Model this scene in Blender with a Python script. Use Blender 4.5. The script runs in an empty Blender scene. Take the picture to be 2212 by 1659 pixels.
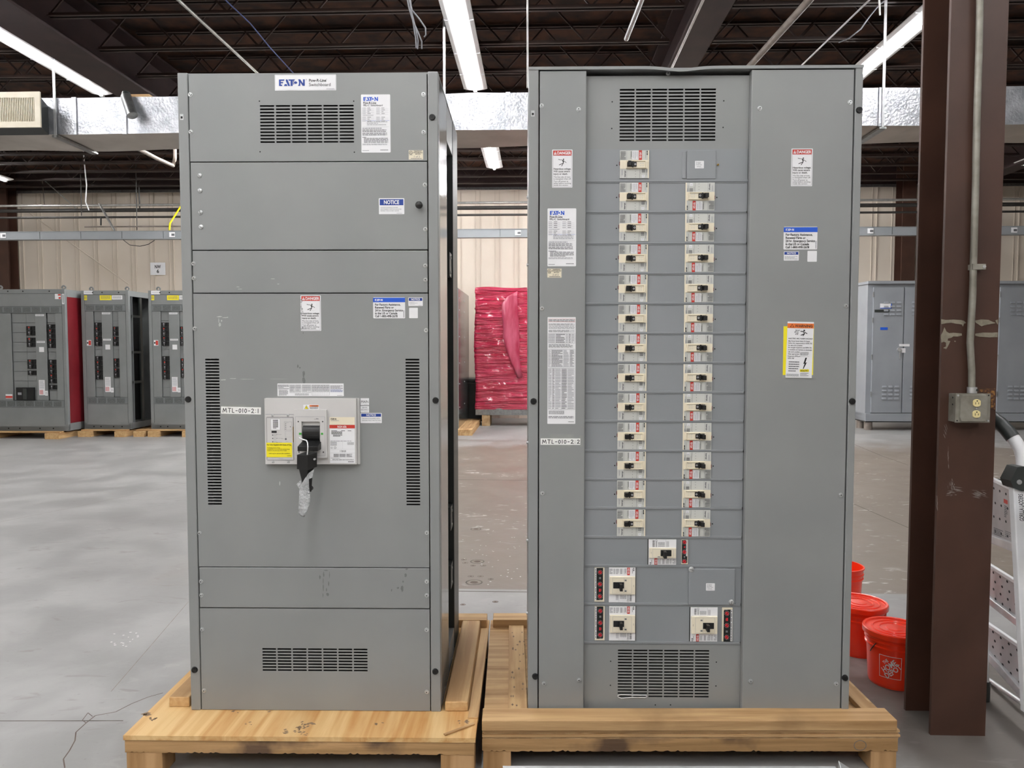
import bpy, bmesh, math, random
from math import sin, cos, tan, pi, radians
from mathutils import Vector, Matrix

SC = bpy.context.scene
COL = SC.collection
H = 1.47                      # eye height above the floor
F = 1600.0                    # focal length in pixels of the 2212 wide frame
PITCH = 0.0496
THETA = radians(2.0)          # the hall is turned 2 degrees against the line of sight

# ------------------------------------------------------------------ camera, world, exposure
cam_data = bpy.data.cameras.new('camera')
cam_data.sensor_width = 36.0
cam_data.lens = 36.0 * F / 2212.0
cam_data.clip_start = 0.05
cam_data.clip_end = 100
cam = bpy.data.objects.new('camera', cam_data)
COL.objects.link(cam)
cam.location = (0, 0, H)
cam.rotation_euler = (pi / 2 - PITCH, 0, 0)
SC.camera = cam
world = bpy.data.worlds.new('hall_air')
SC.world = world
world.use_nodes = True
world.node_tree.nodes['Background'].inputs[0].default_value = (0.9, 0.95, 1.0, 1)
world.node_tree.nodes['Background'].inputs[1].default_value = 0.3
SC.view_settings.view_transform = 'Standard'
SC.view_settings.look = 'None'
SC.view_settings.gamma = 1.0
SC.view_settings.use_curve_mapping = False
SC.view_settings.exposure = 0.34
SC.cycles.max_bounces = 6
SC.cycles.diffuse_bounces = 4
SC.cycles.glossy_bounces = 3
SC.cycles.transmission_bounces = 2
SC.cycles.adaptive_threshold = 0.06
SC.cycles.adaptive_min_samples = 16
TUBE = 120.0                   # radiance of the fluorescent tubes


# ------------------------------------------------------------------ helpers
def lin(h):
    h = h.lstrip('#')
    out = []
    for i in (0, 2, 4):
        c = int(h[i:i + 2], 16) / 255
        out.append(c / 12.92 if c <= 0.04045 else ((c + 0.055) / 1.055) ** 2.4)
    return (*out, 1.0)


def at(px, py, Y):
    """world point at depth Y seen at pixel (px, py) of the photograph"""
    x = (px - 1106) / F
    v = -(py - 829.5) / F
    y = cos(PITCH) + v * sin(PITCH)
    z = -sin(PITCH) + v * cos(PITCH)
    k = Y / y
    return Vector((x * k, Y, H + z * k))


def MAT(name, c1, c2=None, scale=6, rough=0.5, metal=0.0, bump=0.0, bscale=60, stretch=(1, 1, 1), detail=4,
        lo=0.35, hi=0.65, coat=0.0, spec=0.5, rvar=0.0):
    m = bpy.data.materials.new(name)
    m.use_nodes = True
    nt = m.node_tree
    bs = nt.nodes['Principled BSDF']
    bs.inputs['Roughness'].default_value = rough
    bs.inputs['Metallic'].default_value = metal
    bs.inputs['Specular IOR Level'].default_value = spec
    if coat:
        bs.inputs['Coat Weight'].default_value = coat
        bs.inputs['Coat Roughness'].default_value = 0.12
    tc = nt.nodes.new('ShaderNodeTexCoord')
    mp = nt.nodes.new('ShaderNodeMapping')
    mp.inputs['Scale'].default_value = stretch
    nt.links.new(tc.outputs['Object'], mp.inputs[0])
    nz = nt.nodes.new('ShaderNodeTexNoise')
    nz.inputs['Scale'].default_value = scale
    nz.inputs['Detail'].default_value = detail
    nt.links.new(mp.outputs[0], nz.inputs[0])
    cr = nt.nodes.new('ShaderNodeValToRGB')
    cr.color_ramp.elements[0].position = lo
    cr.color_ramp.elements[1].position = hi
    a = lin(c1)
    b = lin(c2) if c2 else tuple(min(1, x * 1.06) for x in a[:3]) + (1,)
    cr.color_ramp.elements[0].color = a
    cr.color_ramp.elements[1].color = b
    nt.links.new(nz.outputs[0], cr.inputs[0])
    nt.links.new(cr.outputs[0], bs.inputs['Base Color'])
    if rvar:
        mr = nt.nodes.new('ShaderNodeMapRange')
        mr.inputs[3].default_value = max(0.02, rough - rvar)
        mr.inputs[4].default_value = rough + rvar
        nt.links.new(nz.outputs[0], mr.inputs[0])
        nt.links.new(mr.outputs[0], bs.inputs['Roughness'])
    if bump:
        n2 = nt.nodes.new('ShaderNodeTexNoise')
        n2.inputs['Scale'].default_value = bscale
        n2.inputs['Detail'].default_value = 5
        nt.links.new(mp.outputs[0], n2.inputs[0])
        bp = nt.nodes.new('ShaderNodeBump')
        bp.inputs['Strength'].default_value = bump
        bp.inputs['Distance'].default_value = 0.01
        nt.links.new(n2.outputs[0], bp.inputs['Height'])
        nt.links.new(bp.outputs[0], bs.inputs['Normal'])
    return m


def EMIT(name, col, s):
    m = bpy.data.materials.new(name)
    m.use_nodes = True
    bs = m.node_tree.nodes['Principled BSDF']
    bs.inputs['Base Color'].default_value = (0.9, 0.9, 0.9, 1)
    bs.inputs['Emission Color'].default_value = col
    bs.inputs['Emission Strength'].default_value = s
    return m


_txt = {}


def text_geo(s, bold):
    k = (s, bold)
    if k not in _txt:
        cu = bpy.data.curves.new('glyphs', 'FONT')
        cu.body = s
        cu.resolution_u = 3
        cu.offset = bold
        ob = bpy.data.objects.new('glyphs', cu)
        me = bpy.data.meshes.new_from_object(ob)
        vs = [(v.co.x, v.co.y) for v in me.vertices]
        fs = [tuple(p.vertices) for p in me.polygons]
        bpy.data.objects.remove(ob)
        bpy.data.meshes.remove(me)
        bpy.data.curves.remove(cu)
        if vs:
            x0 = min(v[0] for v in vs); x1 = max(v[0] for v in vs)
            y0 = min(v[1] for v in vs); y1 = max(v[1] for v in vs)
            w = max(x1 - x0, 1e-6); h = max(y1 - y0, 1e-6)
            vs = [((a - x0) / w, (b - y0) / h) for a, b in vs]
            _txt[k] = (vs, fs, w / h, h, w, y0)
        else:
            _txt[k] = ([], [], 1, 1, 1, 0)
    return _txt[k]


class B:
    """collects faces and links them as one mesh object"""

    def __init__(s):
        s.v = []; s.f = []; s.m = []; s.sm = []; s.mats = []

    def mi(s, mat):
        if mat not in s.mats:
            s.mats.append(mat)
        return s.mats.index(mat)

    def face(s, pts, mat, smooth=False):
        n = len(s.v)
        s.v += [tuple(p) for p in pts]
        s.f.append(tuple(range(n, n + len(pts))))
        s.m.append(s.mi(mat)); s.sm.append(smooth)

    def raw(s, vs, fs, mat, smooth=False):
        n = len(s.v)
        s.v += [tuple(p) for p in vs]
        k = s.mi(mat)
        for f in fs:
            s.f.append(tuple(n + i for i in f)); s.m.append(k); s.sm.append(smooth)

    def box(s, x0, x1, y0, y1, z0, z1, mat):
        vs = [(x0, y0, z0), (x1, y0, z0), (x1, y1, z0), (x0, y1, z0), (x0, y0, z1), (x1, y0, z1), (x1, y1, z1), (x0, y1, z1)]
        s.raw(vs, [(0, 3, 2, 1), (4, 5, 6, 7), (0, 1, 5, 4), (1, 2, 6, 5), (2, 3, 7, 6), (3, 0, 4, 7)], mat)

    def hexa(s, p, mat):
        """eight corners: bottom ring then top ring"""
        s.raw(p, [(0, 3, 2, 1), (4, 5, 6, 7), (0, 1, 5, 4), (1, 2, 6, 5), (2, 3, 7, 6), (3, 0, 4, 7)], mat)

    def bar(s, a, b, w, t, mat, up=(0, 0, 1)):
        """rectangular bar from a to b; w across, t along up"""
        a = Vector(a); b = Vector(b); d = (b - a).normalized()
        u = Vector(up)
        r = d.cross(u)
        if r.length < 1e-4:
            u = Vector((0, 1, 0)); r = d.cross(u)
        r.normalize(); u = r.cross(d).normalized()
        r = r * w / 2; u = u * t / 2
        s.hexa([a - r - u, a + r - u, b + r - u, b - r - u, a - r + u, a + r + u, b + r + u, b - r + u], mat)

    def cyl(s, a, b, r, mat, n=14, r2=None, caps=True, smooth=True):
        a = Vector(a); b = Vector(b); r2 = r if r2 is None else r2
        d = (b - a).normalized()
        u = d.orthogonal().normalized(); w = d.cross(u)
        A = [a + (u * cos(2 * pi * i / n) + w * sin(2 * pi * i / n)) * r for i in range(n)]
        Bq = [b + (u * cos(2 * pi * i / n) + w * sin(2 * pi * i / n)) * r2 for i in range(n)]
        s.raw(A + Bq, [(i, (i + 1) % n, n + (i + 1) % n, n + i) for i in range(n)], mat, smooth)
        if caps:
            s.face(A[::-1], mat); s.face(Bq, mat)

    def tube(s, pts, r, mat, n=8):
        pts = [Vector(p) for p in pts]
        rings = []
        u = None
        for i, p in enumerate(pts):
            d = (pts[min(i + 1, len(pts) - 1)] - pts[max(i - 1, 0)]).normalized()
            if u is None:
                u = d.orthogonal().normalized()
            else:
                u = (u - d * u.dot(d)).normalized()
            w = d.cross(u)
            rings.append([p + (u * cos(2 * pi * k / n) + w * sin(2 * pi * k / n)) * r for k in range(n)])
        vs = [q for g in rings for q in g]
        fs = [(i * n + k, i * n + (k + 1) % n, (i + 1) * n + (k + 1) % n, (i + 1) * n + k)
              for i in range(len(pts) - 1) for k in range(n)]
        s.raw(vs, fs, mat, True)
        s.face(rings[0][::-1], mat); s.face(rings[-1], mat)

    def lathe(s, prof, mat, n=32, c=(0, 0, 0), smooth=True):
        for (r0, z0), (r1, z1) in zip(prof[:-1], prof[1:]):
            A = [(c[0] + r0 * cos(2 * pi * i / n), c[1] + r0 * sin(2 * pi * i / n), c[2] + z0) for i in range(n)]
            Q = [(c[0] + r1 * cos(2 * pi * i / n), c[1] + r1 * sin(2 * pi * i / n), c[2] + z1) for i in range(n)]
            s.raw(A + Q, [(i, (i + 1) % n, n + (i + 1) % n, n + i) for i in range(n)], mat, smooth)

    def strip(s, pts, w, mat, z):
        """a flat ribbon lying at height z"""
        for (a, b) in zip(pts[:-1], pts[1:]):
            d = Vector((b[0] - a[0], b[1] - a[1])).normalized()
            n = Vector((-d.y, d.x)) * w / 2
            s.face([(a[0] - n.x, a[1] - n.y, z), (b[0] - n.x, b[1] - n.y, z), (b[0] + n.x, b[1] + n.y, z), (a[0] + n.x, a[1] + n.y, z)], mat)

    def sheet(s, rows, mat):
        """smooth surface through rows of points"""
        n = len(rows[0])
        s.raw([p for r in rows for p in r], [(i * n + k, (i + 1) * n + k, (i + 1) * n + k + 1, i * n + k + 1) for i in range(len(rows) - 1) for k in range(n - 1)], mat, True)

    def build(s, name, parent=None, loc=(0, 0, 0), rz=0.0, bevel=0.0, weld=False):
        me = bpy.data.meshes.new(name)
        me.from_pydata(s.v, [], s.f)
        for m in s.mats:
            me.materials.append(m)
        me.polygons.foreach_set('material_index', s.m)
        me.polygons.foreach_set('use_smooth', s.sm)
        me.update()
        o = bpy.data.objects.new(name, me)
        COL.objects.link(o)
        o.location = loc
        o.rotation_euler = (0, 0, rz)
        if parent:
            o.parent = parent
        if bevel:
            md = o.modifiers.new('edge', 'BEVEL')
            md.width = bevel; md.segments = 2; md.limit_method = 'ANGLE'; md.angle_limit = radians(50)
        return o


def tag(o, label=None, cat=None, group=None, kind=None):
    if label: o['label'] = label
    if cat: o['category'] = cat
    if group: o['group'] = group
    if kind: o['kind'] = kind
    return o


def thing(name, label, cat, loc=(0, 0, 0), rz=0.0, group=None):
    o = bpy.data.objects.new(name, None)
    o.empty_display_size = 0.1
    COL.objects.link(o)
    o.location = loc
    o.rotation_euler = (0, 0, rz)
    return tag(o, label, cat, group)


def copy_part(o, parent, loc=None, rot=None):
    c = o.copy()
    COL.objects.link(c)
    c.parent = parent
    if loc is not None: c.location = loc
    if rot is not None: c.rotation_euler = rot
    return c


class Sheet:
    """a printed sticker: fractions from its top left corner, drawn on the plane y = const of its parent"""

    def __init__(s, u0, u1, z0, z1, y, base=None, radius=0.0, tilt=0.0):
        s.b = B(); s.u0, s.u1, s.z0, s.z1, s.y = u0, u1, z0, z1, y
        s.tilt = tilt
        s.w = u1 - u0; s.h = z1 - z0
        if base:
            if radius:
                pts = []
                for cx, cz, a0 in ((u1 - radius, z0 + radius, -90), (u1 - radius, z1 - radius, 0), (u0 + radius, z1 - radius, 90), (u0 + radius, z0 + radius, 180)):
                    for k in range(5):
                        a = radians(a0 + 22.5 * k)
                        pts.append((cx + radius * cos(a), cz + radius * sin(a)))
                s.b.face([s.T(p[0], p[1], 0) for p in pts], base)
            else:
                s.r(0, 0, 1, 1, base, 0)

    def T(s, u, z, L):
        if s.tilt:
            cu = (s.u0 + s.u1) / 2; cz = (s.z0 + s.z1) / 2
            du, dz = u - cu, z - cz
            u = cu + du * cos(s.tilt) - dz * sin(s.tilt); z = cz + du * sin(s.tilt) + dz * cos(s.tilt)
        return (u, s.y - 0.0004 * L, z)

    def P(s, fx, fy, L=1):
        return s.T(s.u0 + fx * s.w, s.z1 - fy * s.h, L)

    def r(s, a, b, c, d, mat, L=1):
        s.b.face([s.P(a, d, L), s.P(c, d, L), s.P(c, b, L), s.P(a, b, L)], mat)

    def poly(s, pts, mat, L=1):
        s.b.face([s.P(p[0], p[1], L) for p in pts], mat)

    def frame(s, a, b, c, d, t, mat, L=1):
        tx = t / s.w; ty = t / s.h
        s.r(a, b, c, b + ty, mat, L); s.r(a, d - ty, c, d, mat, L)
        s.r(a, b + ty, a + tx, d - ty, mat, L); s.r(c - tx, b + ty, c, d - ty, mat, L)

    def disc(s, fx, fy, rad, mat, L=1, n=14):
        cu = s.u0 + fx * s.w; cz = s.z1 - fy * s.h
        s.b.face([s.T(cu + rad * cos(2 * pi * k / n), cz + rad * sin(2 * pi * k / n), L) for k in range(n)], mat)

    def t(s, txt, a, b, c, d, mat, bold=0.0, L=2, keep=True, rot=0, align='c'):
        """fit text in the box; keep=True never stretches wider than natural"""
        vs, fs, asp = text_geo(txt, bold)[:3]
        if not vs: return
        bw = (c - a) * s.w; bh = (d - b) * s.h
        lw, lh = (bh, bw) if rot in (90, 270) else (bw, bh)
        th = lh; tw = lw
        if keep and asp * th < tw: tw = asp * th
        off = 0 if align == 'l' else (lw - tw) / 2 if align == 'c' else lw - tw
        X0 = s.u0 + a * s.w; Z0 = s.z1 - d * s.h
        out = []
        for (p, q) in vs:
            x = off + p * tw; z = q * th
            if rot == 0: u, w = x, z
            elif rot == 90: u, w = bw - z, x
            elif rot == 270: u, w = z, bh - x
            else: u, w = bw - x, bh - z
            out.append(s.T(X0 + u, Z0 + w, L))
        s.b.raw(out, fs, mat)

    def para(s, lines, a, b, c, d, mat, bold=0.0, fill=0.72, L=2, align='l', keep=True):
        n = len(lines); st = (d - b) / n
        geo = [text_geo(q, bold) for q in lines]
        # one type size for the whole paragraph, capitals filling the given share of a line
        cap = text_geo('E', bold)[3]
        sc = st * s.h * fill / cap
        wid = max(g[4] for g in geo)
        sx = min(sc, (c - a) * s.w / wid)
        for i, g in enumerate(geo):
            vs, fs, asp, hh, ww, ylo = g
            off = 0 if align == 'l' else ((c - a) * s.w - ww * sx) / 2
            Z0 = s.z1 - (b + (i + fill) * st) * s.h
            out = [s.T(s.u0 + a * s.w + off + p * ww * sx, Z0 + (ylo + q * hh) * sc, L) for (p, q) in vs]
            s.b.raw(out, fs, mat)

    def lines(s, a, b, c, d, n, mat, seed=0, fill=0.42, L=2, vert=False, gap=0.18):
        """small print too fine to read: rows of word-length dashes"""
        rd = random.Random(seed)
        for i in range(n):
            x = 0.0
            end = 1.0 if rd.random() < 0.7 else rd.uniform(0.5, 0.95)
            while x < end:
                w = rd.uniform(0.05, 0.16)
                e = min(x + w, end)
                if vert:
                    p0 = a + (c - a) * (i + 0.25) / n; p1 = p0 + (c - a) * fill / n
                    s.r(p0, b + (d - b) * x, p1, b + (d - b) * e, mat, L)
                else:
                    p0 = b + (d - b) * (i + 0.25) / n; p1 = p0 + (d - b) * fill / n
                    s.r(a + (c - a) * x, p0, a + (c - a) * e, p1, mat, L)
                x = e + w * gap

    def logo(s, a, b, c, d, mat, L=2, rot=0):
        """the maker's five-letter mark: cut letters with a dot for the O"""
        polys = [
            [(0, 0), (.22, 0), (.20, .20), (.07, .20), (.07, .40), (.17, .40), (.15, .60), (.07, .60), (.07, .80), (.13, .80), (.11, 1), (0, 1)],
            [(.19, 1), (.22, .72), (.30, .72), (.32, 1)],
            [(.26, 0), (.33, 0), (.43, 1), (.35, 1), (.33, .78), (.27, .30)],
            [(.36, 0), (.63, 0), (.585, .20), (.53, .20), (.53, 1), (.45, 1), (.45, .20), (.38, .20)],
            [(.575, .5), (.60, .36), (.645, .30), (.69, .36), (.715, .5), (.69, .64), (.645, .70), (.60, .64)],
            [(.76, 0), (.83, 0), (.93, .62), (.93, 0), (1, 0), (1, 1), (.92, 1), (.825, .42), (.825, 1), (.73, 1), (.765, .80), (.775, .5), (.765, .2), (.74, 0)],
            [(.55, .3), (.565, .2), (.585, .24), (.56, .5), (.585, .76), (.565, .8), (.55, .7)],
        ]
        for p in polys:
            q = []
            for (x, y) in p:
                if rot == 0: fx, fy = x, y
                elif rot == 90: fx, fy = y, 1 - x
                else: fx, fy = 1 - y, x
                q.append((a + (c - a) * fx, b + (d - b) * fy))
            s.poly(q, mat, L)

    def done(s, name, parent, label=None):
        o = s.b.build(name, parent)
        if label: o['label'] = label
        return o


# ------------------------------------------------------------------ materials
M = {}
M['paint'] = MAT('grey_cabinet_paint', '#888a8a', '#8e908f', 3, rough=0.38, bump=0.03, bscale=500)
M['gloss'] = MAT('glossy_grey_paint', '#7d807d', '#848784', 3, rough=0.13, bump=0.01, bscale=20)
M['recess'] = MAT('blue_grey_cover_paint', '#888c8f', '#8e9194', 3, rough=0.42, bump=0.02, bscale=400)
M['dark'] = MAT('dark_interior', '#0c0d0d', '#151616', 5, rough=0.7)
M['inner'] = MAT('dark_steel', '#2c302f', '#353938', 5, rough=0.4)
M['black'] = MAT('black_plastic', '#0d0d0e', '#161617', 8, rough=0.38)
M['ink'] = MAT('black_print', '#1c1c1e', '#232325', 8, rough=0.6)
M['ink2'] = MAT('grey_print', '#5c5c60', '#6a6a6e', 8, rough=0.6)
M['ink3'] = MAT('pale_print', '#9a9aa0', '#a5a5aa', 8, rough=0.6)
M['white'] = MAT('white_label', '#e6e6e8', '#ececee', 8, rough=0.45)
M['cream'] = MAT('cream_plastic', '#e6dcc4', '#ece3cd', 10, rough=0.45)
M['bkgrey'] = MAT('breaker_grey_label', '#c3c5bf', '#cbccc7', 10, rough=0.4)
M['bezel'] = MAT('light_grey_plastic', '#c6c4c2', '#cdcbc9', 6, rough=0.45)
M['red'] = MAT('red_print', '#c0352a', '#cc4034', 10, rough=0.5)
M['dred'] = MAT('dark_red_tab', '#5a1016', '#6b161c', 10, rough=0.5)
M['blue'] = MAT('blue_print', '#1c55c4', '#2059ca', 10, rough=0.5)
M['navy'] = MAT('navy_print', '#16388a', '#1a3f95', 10, rough=0.5)
M['yellow'] = MAT('yellow_label', '#f2e21c', '#f6e826', 10, rough=0.5)
M['orange'] = MAT('orange_print', '#e5722b', '#ea7c36', 10, rough=0.5)
M['green'] = MAT('green_mark', '#3f9a3a', '#4aa845', 10, rough=0.5)
M['zinc'] = MAT('zinc_screw', '#b9bbbc', '#cccecf', 40, rough=0.28, metal=0.6)
M['galv'] = MAT('galvanised_steel', '#8f9190', '#a3a5a4', 30, rough=0.38, metal=0.9)
M['tape'] = MAT('masking_tape_white', '#e9e9e6', '#f2f2ef', 30, rough=0.6)
M['clear'] = MAT('clear_tape_patch', '#949693', '#9b9d9a', 30, rough=0.2)
M['brass'] = MAT('brass_screw', '#b08a35', '#caa24a', 30, rough=0.3, metal=1.0)
M['smudge'] = MAT('tape_residue', '#6b6d6c', '#757776', 60, rough=0.6)
M['scuff'] = MAT('pale_scuff', '#aeb0ae', '#c5c6c4', 60, rough=0.6)
M['brown'] = MAT('brown_steel_paint', '#412a20', '#4b3126', 4, rough=0.5, bump=0.04, bscale=60)
M['maroon'] = MAT('dark_roof_steel', '#2d1e1f', '#382625', 4, rough=0.6)
M['emit'] = EMIT('lit_tube', (1.0, 0.995, 1.0, 1), TUBE)
M['lens'] = MAT('white_enamel', '#e2e2e2', '#ececec', 6, rough=0.35)


def wood(name, c1, c2, axis, k=1.0, dark='#6a5138', thr=(0.60, 0.78), amt=0.6, sc=3.0):
    m = bpy.data.materials.new(name)
    m.use_nodes = True
    nt = m.node_tree; N = nt.nodes; L = nt.links
    bs = N['Principled BSDF']
    bs.inputs['Roughness'].default_value = 0.7
    tc = N.new('ShaderNodeTexCoord')
    mp = N.new('ShaderNodeMapping')
    mp.inputs['Scale'].default_value = {'x': (0.35, 6, 6), 'y': (6, 0.35, 6), 'z': (6, 6, 0.35)}[axis]
    L.new(tc.outputs['Object'], mp.inputs[0])
    n1 = N.new('ShaderNodeTexNoise'); n1.inputs['Scale'].default_value = 3.2 * k; n1.inputs['Detail'].default_value = 6
    n1.inputs['Distortion'].default_value = 0.6
    L.new(mp.outputs[0], n1.inputs[0])
    c = N.new('ShaderNodeValToRGB')
    c.color_ramp.elements[0].position = 0.36; c.color_ramp.elements[1].position = 0.62
    c.color_ramp.elements[0].color = lin(c1); c.color_ramp.elements[1].color = lin(c2)
    L.new(n1.outputs[0], c.inputs[0])
    n2 = N.new('ShaderNodeTexNoise'); n2.inputs['Scale'].default_value = 30 * k; n2.inputs['Detail'].default_value = 3
    L.new(mp.outputs[0], n2.inputs[0])
    n3 = N.new('ShaderNodeTexNoise'); n3.inputs['Scale'].default_value = sc; n3.inputs['Detail'].default_value = 5
    L.new(tc.outputs['Object'], n3.inputs[0])
    r3 = N.new('ShaderNodeValToRGB'); r3.color_ramp.elements[0].position = thr[0]; r3.color_ramp.elements[1].position = thr[1]
    L.new(n3.outputs[0], r3.inputs[0])
    mx = N.new('ShaderNodeMix'); mx.data_type = 'RGBA'
    ml = N.new('ShaderNodeMath'); ml.operation = 'MULTIPLY'; ml.inputs[1].default_value = amt
    L.new(r3.outputs[0], ml.inputs[0]); L.new(ml.outputs[0], mx.inputs[0])
    L.new(c.outputs[0], mx.inputs[6]); mx.inputs[7].default_value = lin(dark)
    L.new(mx.outputs[2], bs.inputs['Base Color'])
    bp = N.new('ShaderNodeBump'); bp.inputs['Strength'].default_value = 0.25; bp.inputs['Distance'].default_value = 0.004
    L.new(n2.outputs[0], bp.inputs['Height']); L.new(bp.outputs[0], bs.inputs['Normal'])
    return m


M['wx'] = wood('pine_along', '#a27c50', '#c9a576', 'x', dark='#7a5a3a')
M['wy'] = wood('pine_across', '#a88154', '#cdaa7a', 'y', dark='#80603c')
M['wz'] = wood('pine_block', '#9c764a', '#bc966a', 'z', dark='#6d5034')
M['ply'] = wood('plywood_face', '#bf8c50', '#dcb982', 'y', 1.0, dark='#d2b27e')
M['pale'] = wood('weathered_ply', '#a5845c', '#c2a47c', 'y', 0.8, dark='#96785a')
M['end'] = MAT('sawn_end_grain', '#bd9664', '#ceac7c', 40, rough=0.8, bump=0.1, bscale=80)
M['stain'] = MAT('dark_wood_stain', '#6d5846', '#8f775c', 14, rough=0.8)
M['dirtywood'] = wood('stained_pine', '#9a774c', '#c0996a', 'x', dark='#4a372d', thr=(0.56, 0.68), amt=0.85, sc=3.6)
# ------------------------------------------------------------------ the two switchboards
DECK = 0.1448                 # top of the pallet decks
EYE = Vector((0, 0, H))


class Front:
    """turns a pixel into (u, z) on a plane y = const of an upright cabinet front"""

    def __init__(s, ox, oy, yaw, oz):
        s.o = Vector((ox, oy, oz)); s.yaw = yaw
        s.ux = Vector((cos(yaw), sin(yaw), 0)); s.uy = Vector((-sin(yaw), cos(yaw), 0))

    def __call__(s, px, py, y=0.0):
        d = at(px, py, 1.0) - EYE
        o = s.o + s.uy * y
        k = (o - EYE).dot(s.uy) / d.dot(s.uy)
        p = EYE + d * k - o
        return p.dot(s.ux), p.z

    def rect(s, x0, y0, x1, y1, y=0.0):
        a = s(x0, y0, y); b = s(x1, y1, y); c = s(x0, y1, y); d = s(x1, y0, y)
        return (a[0] + c[0]) / 2, (b[0] + d[0]) / 2, (b[1] + c[1]) / 2, (a[1] + d[1]) / 2   # u0,u1,z0,z1


LF = Front(-1.1733, 2.6457, -0.014, DECK)
RF = Front(0.0573, 2.5956, -0.0152, DECK)
CH = 2.286


def zm(ox, oy, k):
    """pixel of a magnified crop back to the photograph's pixel"""
    return lambda x, y: (ox + x * k, oy + y * k)


z1 = zm(370, 130, 640 / 2212); z2 = zm(370, 600, 640 / 2212); z3 = zm(370, 1080, 690 / 2212)
z4 = zm(1120, 130, 520 / 2212); z5 = zm(1120, 500, 520 / 2212); z6 = zm(1120, 870, 520 / 2212); z7 = zm(1120, 1150, 520 / 2212)
z8 = zm(1580, 130, 632 / 2212)


def zr(fr, z, x0, y0, x1, y1, y=0.0):
    a = z(x0, y0); b = z(x1, y1)
    return fr.rect(a[0], a[1], b[0], b[1], y)


def slot_plate(name, parent, x0, x1, z0, z1_, holes, y, mat, t=0.0018, flange=0.018):
    """sheet metal cover with real openings and folded edges"""
    b = B()
    xs = sorted({round(v, 5) for v in [x0, x1] + [h[0] for h in holes] + [h[1] for h in holes]})
    zs = sorted({round(v, 5) for v in [z0, z1_] + [h[2] for h in holes] + [h[3] for h in holes]})
    hs = [(round(h[0], 5), round(h[1], 5), round(h[2], 5), round(h[3], 5)) for h in holes]
    solid = {}
    for i in range(len(xs) - 1):
        for j in range(len(zs) - 1):
            cx = (xs[i] + xs[i + 1]) / 2; cz = (zs[j] + zs[j + 1]) / 2
            solid[i, j] = not any(h[0] < cx < h[1] and h[2] < cz < h[3] for h in hs)
    for (i, j), ok in solid.items():
        if not ok: continue
        a, c, e, f = xs[i], xs[i + 1], zs[j], zs[j + 1]
        b.face([(a, y, e), (c, y, e), (c, y, f), (a, y, f)], mat)
        b.face([(a, y + t, f), (c, y + t, f), (c, y + t, e), (a, y + t, e)], mat)
        for (di, dj, p, q) in ((-1, 0, (a, f), (a, e)), (1, 0, (c, e), (c, f)), (0, -1, (a, e), (c, e)), (0, 1, (c, f), (a, f))):
            if not solid.get((i + di, j + dj), False):
                dep = flange if (i + di, j + dj) not in solid else t
                b.face([(p[0], y, p[1]), (p[0], y + dep, p[1]), (q[0], y + dep, q[1]), (q[0], y, q[1])], mat)
    return b.build(name, parent)


def vent(x0, x1, z0, z1_, nx, nz, fx, fz):
    """nx by nz slots, each filling the share fx, fz of its cell"""
    out = []
    px = (x1 - x0) / (nx - 1 + fx); pz = (z1_ - z0) / (nz - 1 + fz)
    for i in range(nx):
        for j in range(nz):
            a = x0 + i * px; c = z0 + j * pz
            out.append((a, a + px * fx, c, c + pz * fz))
    return out


def plain_plate(name, parent, x0, x1, z0, z1_, y, mat, t=0.018):
    b = B(); b.box(x0, x1, y, y + t, z0, z1_, mat)
    return b.build(name, parent, bevel=0.0025)


# fasteners, shared meshes
def screw_mesh():
    b = B()
    b.cyl((0, 0, 0), (0, -0.0012, 0), 0.0078, M['zinc'], 16)
    b.cyl((0, -0.0012, 0), (0, -0.0058, 0), 0.0050, M['zinc'], 6, smooth=False)
    b.cyl((0, -0.0058, 0), (0, -0.0062, 0), 0.0022, M['inner'], 8)
    return b.build('cover_screw')


def dome_mesh():
    b = B()
    r = 0.0085
    for k in range(4):
        a0 = k * pi / 8; a1 = (k + 1) * pi / 8
        b.cyl((0, -r * 0.55 * sin(a0), 0), (0, -r * 0.55 * sin(a1), 0), r * cos(a0), M['zinc'], 16, r2=max(r * cos(a1), 1e-4), caps=False)
    b.box(-0.0055, 0.0055, -0.0050, -0.0045, -0.0006, 0.0006, M['inner'])
    return b.build('round_head_screw')


def plug_mesh():
    b = B()
    b.cyl((0, 0, 0), (0, -0.006, 0), 0.0115, M['black'], 20, r2=0.0095)
    b.cyl((0, -0.006, 0), (0, -0.0063, 0), 0.0055, M['dark'], 6)
    b.cyl((0, -0.0060, 0), (0, -0.0066, 0), 0.0072, M['inner'], 20, caps=False)
    return b.build('socket_bolt')


SCREW = screw_mesh(); DOME = dome_mesh(); PLUG = plug_mesh()
_first = {}


def put(o, parent, u, y, z, label=None):
    if o not in _first:
        _first[o] = 1
        o.parent = parent; o.location = (u, y, z); q = o
    else:
        q = copy_part(o, parent, (u, y, z))
    q.rotation_euler = (0, random.Random(int(u * 9999 + z * 7777)).uniform(-1.5, 1.5), 0)
    if label: q['label'] = label
    elif 'label' in q: del q['label']
    return q


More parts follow.
